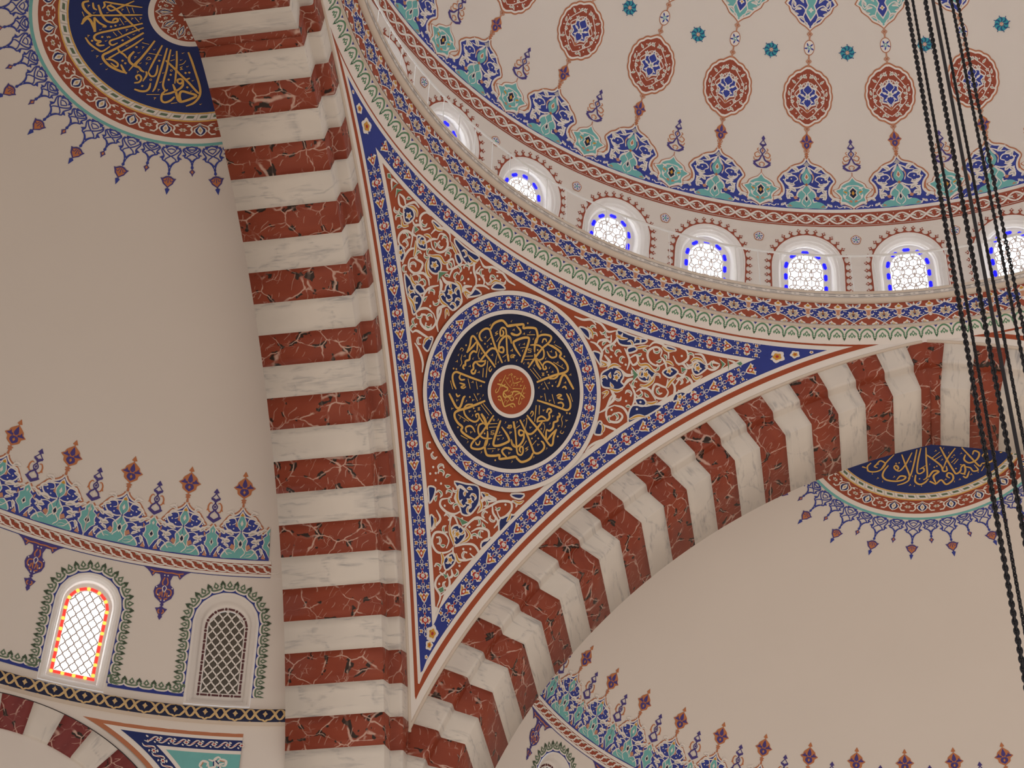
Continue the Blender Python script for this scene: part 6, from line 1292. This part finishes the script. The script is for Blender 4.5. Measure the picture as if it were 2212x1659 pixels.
# ---------------------------------------------------------------- foot of the west half dome: roll moulding, spandrel, niche arch
RC_ = 9.22
def S_foot(p):
    """x bearing in degrees on the west drum, y height above z=0"""
    b = np.radians(p[:, 0]); P = sideA(9.37*np.cos(b), HC+9.37*np.sin(b), p[:, 1]); n = np.stack([np.sin(b), -np.cos(b), 0*b], -1); return P, n
bb_ = np.radians(np.linspace(5.7, 62, 180)); ml = Mesh(); prof = [(RH-0.005, 20.99), (9.30, 20.955), (9.24, 20.94)]+[(9.245-0.045*math.sin(t), 20.805+0.125*math.cos(t)) for t in np.linspace(0.05, pi-0.05, 9)]+[(9.26, 20.665), (RH-0.005, 20.655)]
pr_ = np.array(prof); V = np.concatenate([sideA(pr_[:, 0]*math.cos(t), HC+pr_[:, 0]*math.sin(t), pr_[:, 1]) for t in bb_])
cornice_w = tag(obj('cornice', V, grid(len(bb_)-1, len(pr_)-1), 'cream', smooth=True), 'blue and gold patterned roll moulding under the two lattice windows, lower left', 'cornice', None, 'structure')
def roll_cell():
    c = Paint(); c.rect(0, 0, 1, 1, 'navy', 0, 6, 6)
    for k in (1, -1):
        p = [(0.0, 0.34), (0.09, 0.5), (0.16, 0.68), (0.25, 0.78), (0.34, 0.68), (0.41, 0.5), (0.50, 0.34), (0.58, 0.22), (0.68, 0.20), (0.75, 0.08), (0.82, 0.20), (0.92, 0.22), (1.0, 0.34)]
        c.stroke([(x, 0.5+k*(y-0.5)) for x, y in p], 0.085, 'sand', 1+0.3*k, 2)
        c.poly([(0.17, 0.5+k*0.5), (0.25, 0.5+k*0.42), (0.33, 0.5+k*0.5)], 'sand', 1)
    c.poly([(0.66, 0.5), (0.71, 0.44), (0.75, 0.34), (0.79, 0.44), (0.84, 0.5), (0.79, 0.56), (0.75, 0.66), (0.71, 0.56)], 'sand', 1.5)
    return c
def S_roll(p):
    b = np.radians(p[:, 0]); t = 0.05+(pi-0.1)*(1-p[:, 1]); R = 9.245-0.045*np.sin(t); z = 20.805+0.125*np.cos(t)
    P = sideA(R*np.cos(b), HC+R*np.sin(b), z); n = np.stack([np.sin(b)*np.sin(t), -np.cos(b)*np.sin(t), np.cos(t)], -1); return P, n
o = Paint(); rc_ = roll_cell(); per = 3.30
for i in range(17): o.put(rc_, lambda p, i=i: np.stack([5.7+(i+p[:, 0])*per, p[:, 1]], -1))
o.build('strapwork', S_roll, cornice_w)
# niche arch: face on the drum, striped like the big arches
NB, NZ, NR = 35.2, 17.26, 3.30           # bearing of the axis, centre height, outer radius
xb = lambda x: NB-np.degrees(x/9.37)
niche = tag(empty('niche_arch'), 'smaller red and white striped arch at the bottom left corner', 'arch')
st = 0.172
for k in range(-7, 9):
    a0, a1 = pi/2-(k+0.62)*st, pi/2-(k-0.38)*st; red = k % 2 == 0; V = []; UV = []; prof = [(NR, 0.0), (NR-0.62, 0.0), (NR-0.64, 0.02), (NR-0.64, 0.75), (NR, 0.75)]; pr_ = np.array(prof); run = np.array([0, 0.62, 0.65, 1.4, 2.0]); ou = rnd.uniform(0, 40)
    for j in range(5):
        t = a0+(a1-a0)*j/4; x = pr_[:, 0]*math.cos(t); z = NZ+pr_[:, 0]*math.sin(t); b = np.radians(xb(x)); R = 9.33+pr_[:, 1]
        V.append(sideA(R*np.cos(b), HC+R*np.sin(b), z)); UV.append(np.stack([ou+run, ou+j*0.14+0*run], -1))
    F = [tuple(q) for q in grid(4, 4).tolist()]+[tuple(range(5)), tuple(range(24, 19, -1))]
    obj('red_voussoir' if red else 'white_voussoir', np.concatenate(V), F, 'wine_marble' if red else 'white_marble', None, niche, np.concatenate(UV))
t_ = np.linspace(0.2, pi-0.2, 80); 
def niche_pt(r, t, lift=0.0):
    b = np.radians(xb(r*np.cos(t))); R = 9.35-lift; return sideA(R*np.cos(b), HC+R*np.sin(b), NZ+r*np.sin(t))
V, F = tube(niche_pt(NR+0.01, t_), 0.018, 6); obj('rim_moulding', V, F, 'line_dark', None, niche)
# niche shell with its painted roundel, seen under the arch
nsh = Mesh(); U_, V_ = np.meshgrid(np.linspace(0, pi, 33), np.linspace(0, pi/2, 13), indexing='ij'); rn = NR-0.55
b_ = math.radians(NB); ctr = sideA(np.array([9.95*math.cos(b_)]), np.array([HC+9.95*math.sin(b_)]), np.array([NZ]))[0]; out = np.array([-math.sin(b_), math.cos(b_), 0.0]); tan = np.array([-math.cos(b_), -math.sin(b_), 0.0])
def niche_dir(u, v): return np.cos(v)[..., None]*(np.cos(u)[..., None]*tan+np.sin(u)[..., None]*np.array([0, 0, 1.0]))+np.sin(v)[..., None]*out
P = ctr+rn*niche_dir(U_, V_).reshape(-1, 3)
niche_shell = tag(obj('niche', P, grid(32, 12), 'plaster', smooth=True), 'painted niche vault under the small arch in the bottom left corner', 'niche')
def S_niche(p):
    """x, y metres about a point high in the niche"""
    el0 = 1.02; n0 = math.sin(el0)*np.array([0, 0, 1.0])+math.cos(el0)*out; a = tan; b2 = np.cross(n0, a); r = np.hypot(p[:, 0], p[:, 1])+1e-9; al = r/rn
    d = np.cos(al)[:, None]*n0+(np.sin(al)/r)[:, None]*(p[:, :1]*a+p[:, 1:]*b2); return ctr+rn*d, -d
q_ = disc_obj('niche_roundel', S_niche, 0, 1.62, 'brick', 0.01, niche_shell, 6); disc_obj('pale_ring', S_niche, 1.28, 1.36, 'white', 0.016, q_); disc_obj('navy_disc', S_niche, 0, 1.29, 'navy', 0.014, q_)
o = Paint(); mp = polar(2*pi/22, 0, 1.38, 1.60); cc = crown_cell()
for i in range(22): o.put(cc, mp(i))
o.build('ring_blossoms', S_niche, q_, base=0.02)
o = Paint()
for i in range(26):
    a_ = i*2*pi/26; 
    for rr, ln in ((0.52, 0.62),): o.stroke([(rr*math.cos(a_), rr*math.sin(a_)), ((rr+ln*0.6)*math.cos(a_+0.03), (rr+ln*0.6)*math.sin(a_+0.03)), ((rr+ln)*math.cos(a_+0.14), (rr+ln)*math.sin(a_+0.14))], [0.03, 0.05, 0.04], 'gold', 1, 3)
    o.disc(0.95*math.cos(a_+0.12), 0.95*math.sin(a_+0.12), 0.03, 'gold', 1, 4)
o.build('lettering', S_niche, q_, base=0.018)
# spandrel to the right of the niche arch: salmon and white lines, blue vine border, green field
def z_arch(b, r): 
    x = np.radians(NB-np.asarray(b, float))*9.37; return NZ+np.sqrt(np.maximum(r*r-x*x, 0.01))
def sp_strip(o, y_lo, y_hi, b0, b1, c, l, n=40):
    b = np.linspace(b0, b1, n+1); lo, hi = y_lo(b), y_hi(b); p = np.concatenate([np.stack([b, lo], -1), np.stack([b, hi], -1)]); o.raw(p, [(i, i+1, n+2+i, n+1+i) for i in range(n)], c, l)
sp = Paint(); BE = 10.45; cst = lambda z: (lambda b: np.full_like(b, z)); FL = 16.6
arc_ = lambda r: (lambda b: np.maximum(z_arch(b, r), FL))
def tri(o, z_top, r, b_r, c, l):
    """the region under z_top and outside radius r, from the arch to bearing b_r"""
    bl = NB-math.degrees(math.sqrt(max(r*r-(z_top-NZ)**2, 0))/9.37); b = np.linspace(b_r, bl, 60); b = b[np.abs(np.radians(NB-b)*9.37) < 1e9]
    sp_strip(o, lambda q: np.where(np.radians(NB-q)*9.37 < r, np.minimum(z_arch(q, r), z_top), FL), cst(z_top), b_r, bl, c, l, 60)
tri(sp, 20.50, NR+0.16, BE, 'orange', 0.4); tri(sp, 20.425, NR+0.245, BE, 'white', 0.9); tri(sp, 20.36, NR+0.34, BE, 'deep_blue', 1.4); tri(sp, 20.145, NR+0.56, BE, 'white', 1.9); tri(sp, 20.075, NR+0.63, BE, 'turquoise', 2.4)
def vine(o, P0, n, ln, w_, l):
    for i in range(n):
        q = Paint(); q.stroke([(0.0, 0.75), (0.25, 0.80), (0.5, 0.45), (0.75, 0.18), (1.0, 0.25)], [0.05, 0.14, 0.18, 0.14, 0.05], 'white', 1, 3); q.stroke([(0.2, 0.72), (0.5, 0.45), (0.75, 0.25)], 0.05, 'crimson', 1.6, 3); q.flower(0.0, 0.5, 0.24, 6, 'white', None, 1.4, 0, 0.6); q.disc(0.0, 0.5, 0.09, 'crimson', 2.0, 8); q.leaf(0.75, 0.65, 0.9, 0.3, 0.16, 'white', 1.2); q.leaf(0.28, 0.30, -2.0, 0.25, 0.14, 'white', 1.2)
        o.put(q, lambda p, i=i: P0((i+p[:, 0])/n, p[:, 1]), l)
b_tip = NB-math.degrees(math.sqrt((NR+0.5)**2-(20.25-NZ)**2)/9.37)
vine(sp, lambda u, v: np.stack([BE+(b_tip-BE)*u, 20.165+0.175*v], -1), 7, 1, 1, 2.0)
a_t = math.acos((math.radians(NB-b_tip)*9.37)/(NR+0.45)); vine(sp, lambda u, v: (lambda t, r: np.stack([NB-np.degrees(r*np.cos(t)/9.37), NZ+r*np.sin(t)], -1))(0.35+(a_t-0.35)*u, NR+0.36+0.185*v), 8, 1, 1, 2.0)
rg2 = random.Random(4)
for i in range(46):
    b = rg2.uniform(BE+0.4, 21); z = rg2.uniform(18.3, 20.0); x = math.radians(NB-b)*9.37
    if x*x+(z-NZ)**2 < (NR+0.75)**2: continue
    q = Paint(); q.stroke([(0, 0), (0.10, 0.06), (0.18, 0.0), (0.14, -0.08), (0.07, -0.05)], [0.02, 0.05, 0.055, 0.04, 0.015], 'white', 3, 3); q.stroke([(0.08, 0.05), (0.16, 0.0)], 0.02, rg2.choice(('salmon', 'deep_blue')), 3.6, 0)
    a_ = rg2.uniform(0, 6.28); ca, sa = math.cos(a_), math.sin(a_); sp.put(q, lambda p: np.stack([b-np.degrees((p[:, 0]*ca-p[:, 1]*sa)/9.37), z+p[:, 0]*sa+p[:, 1]*ca], -1))
sp.build('spandrel', S_foot, half_w, base=0.004)
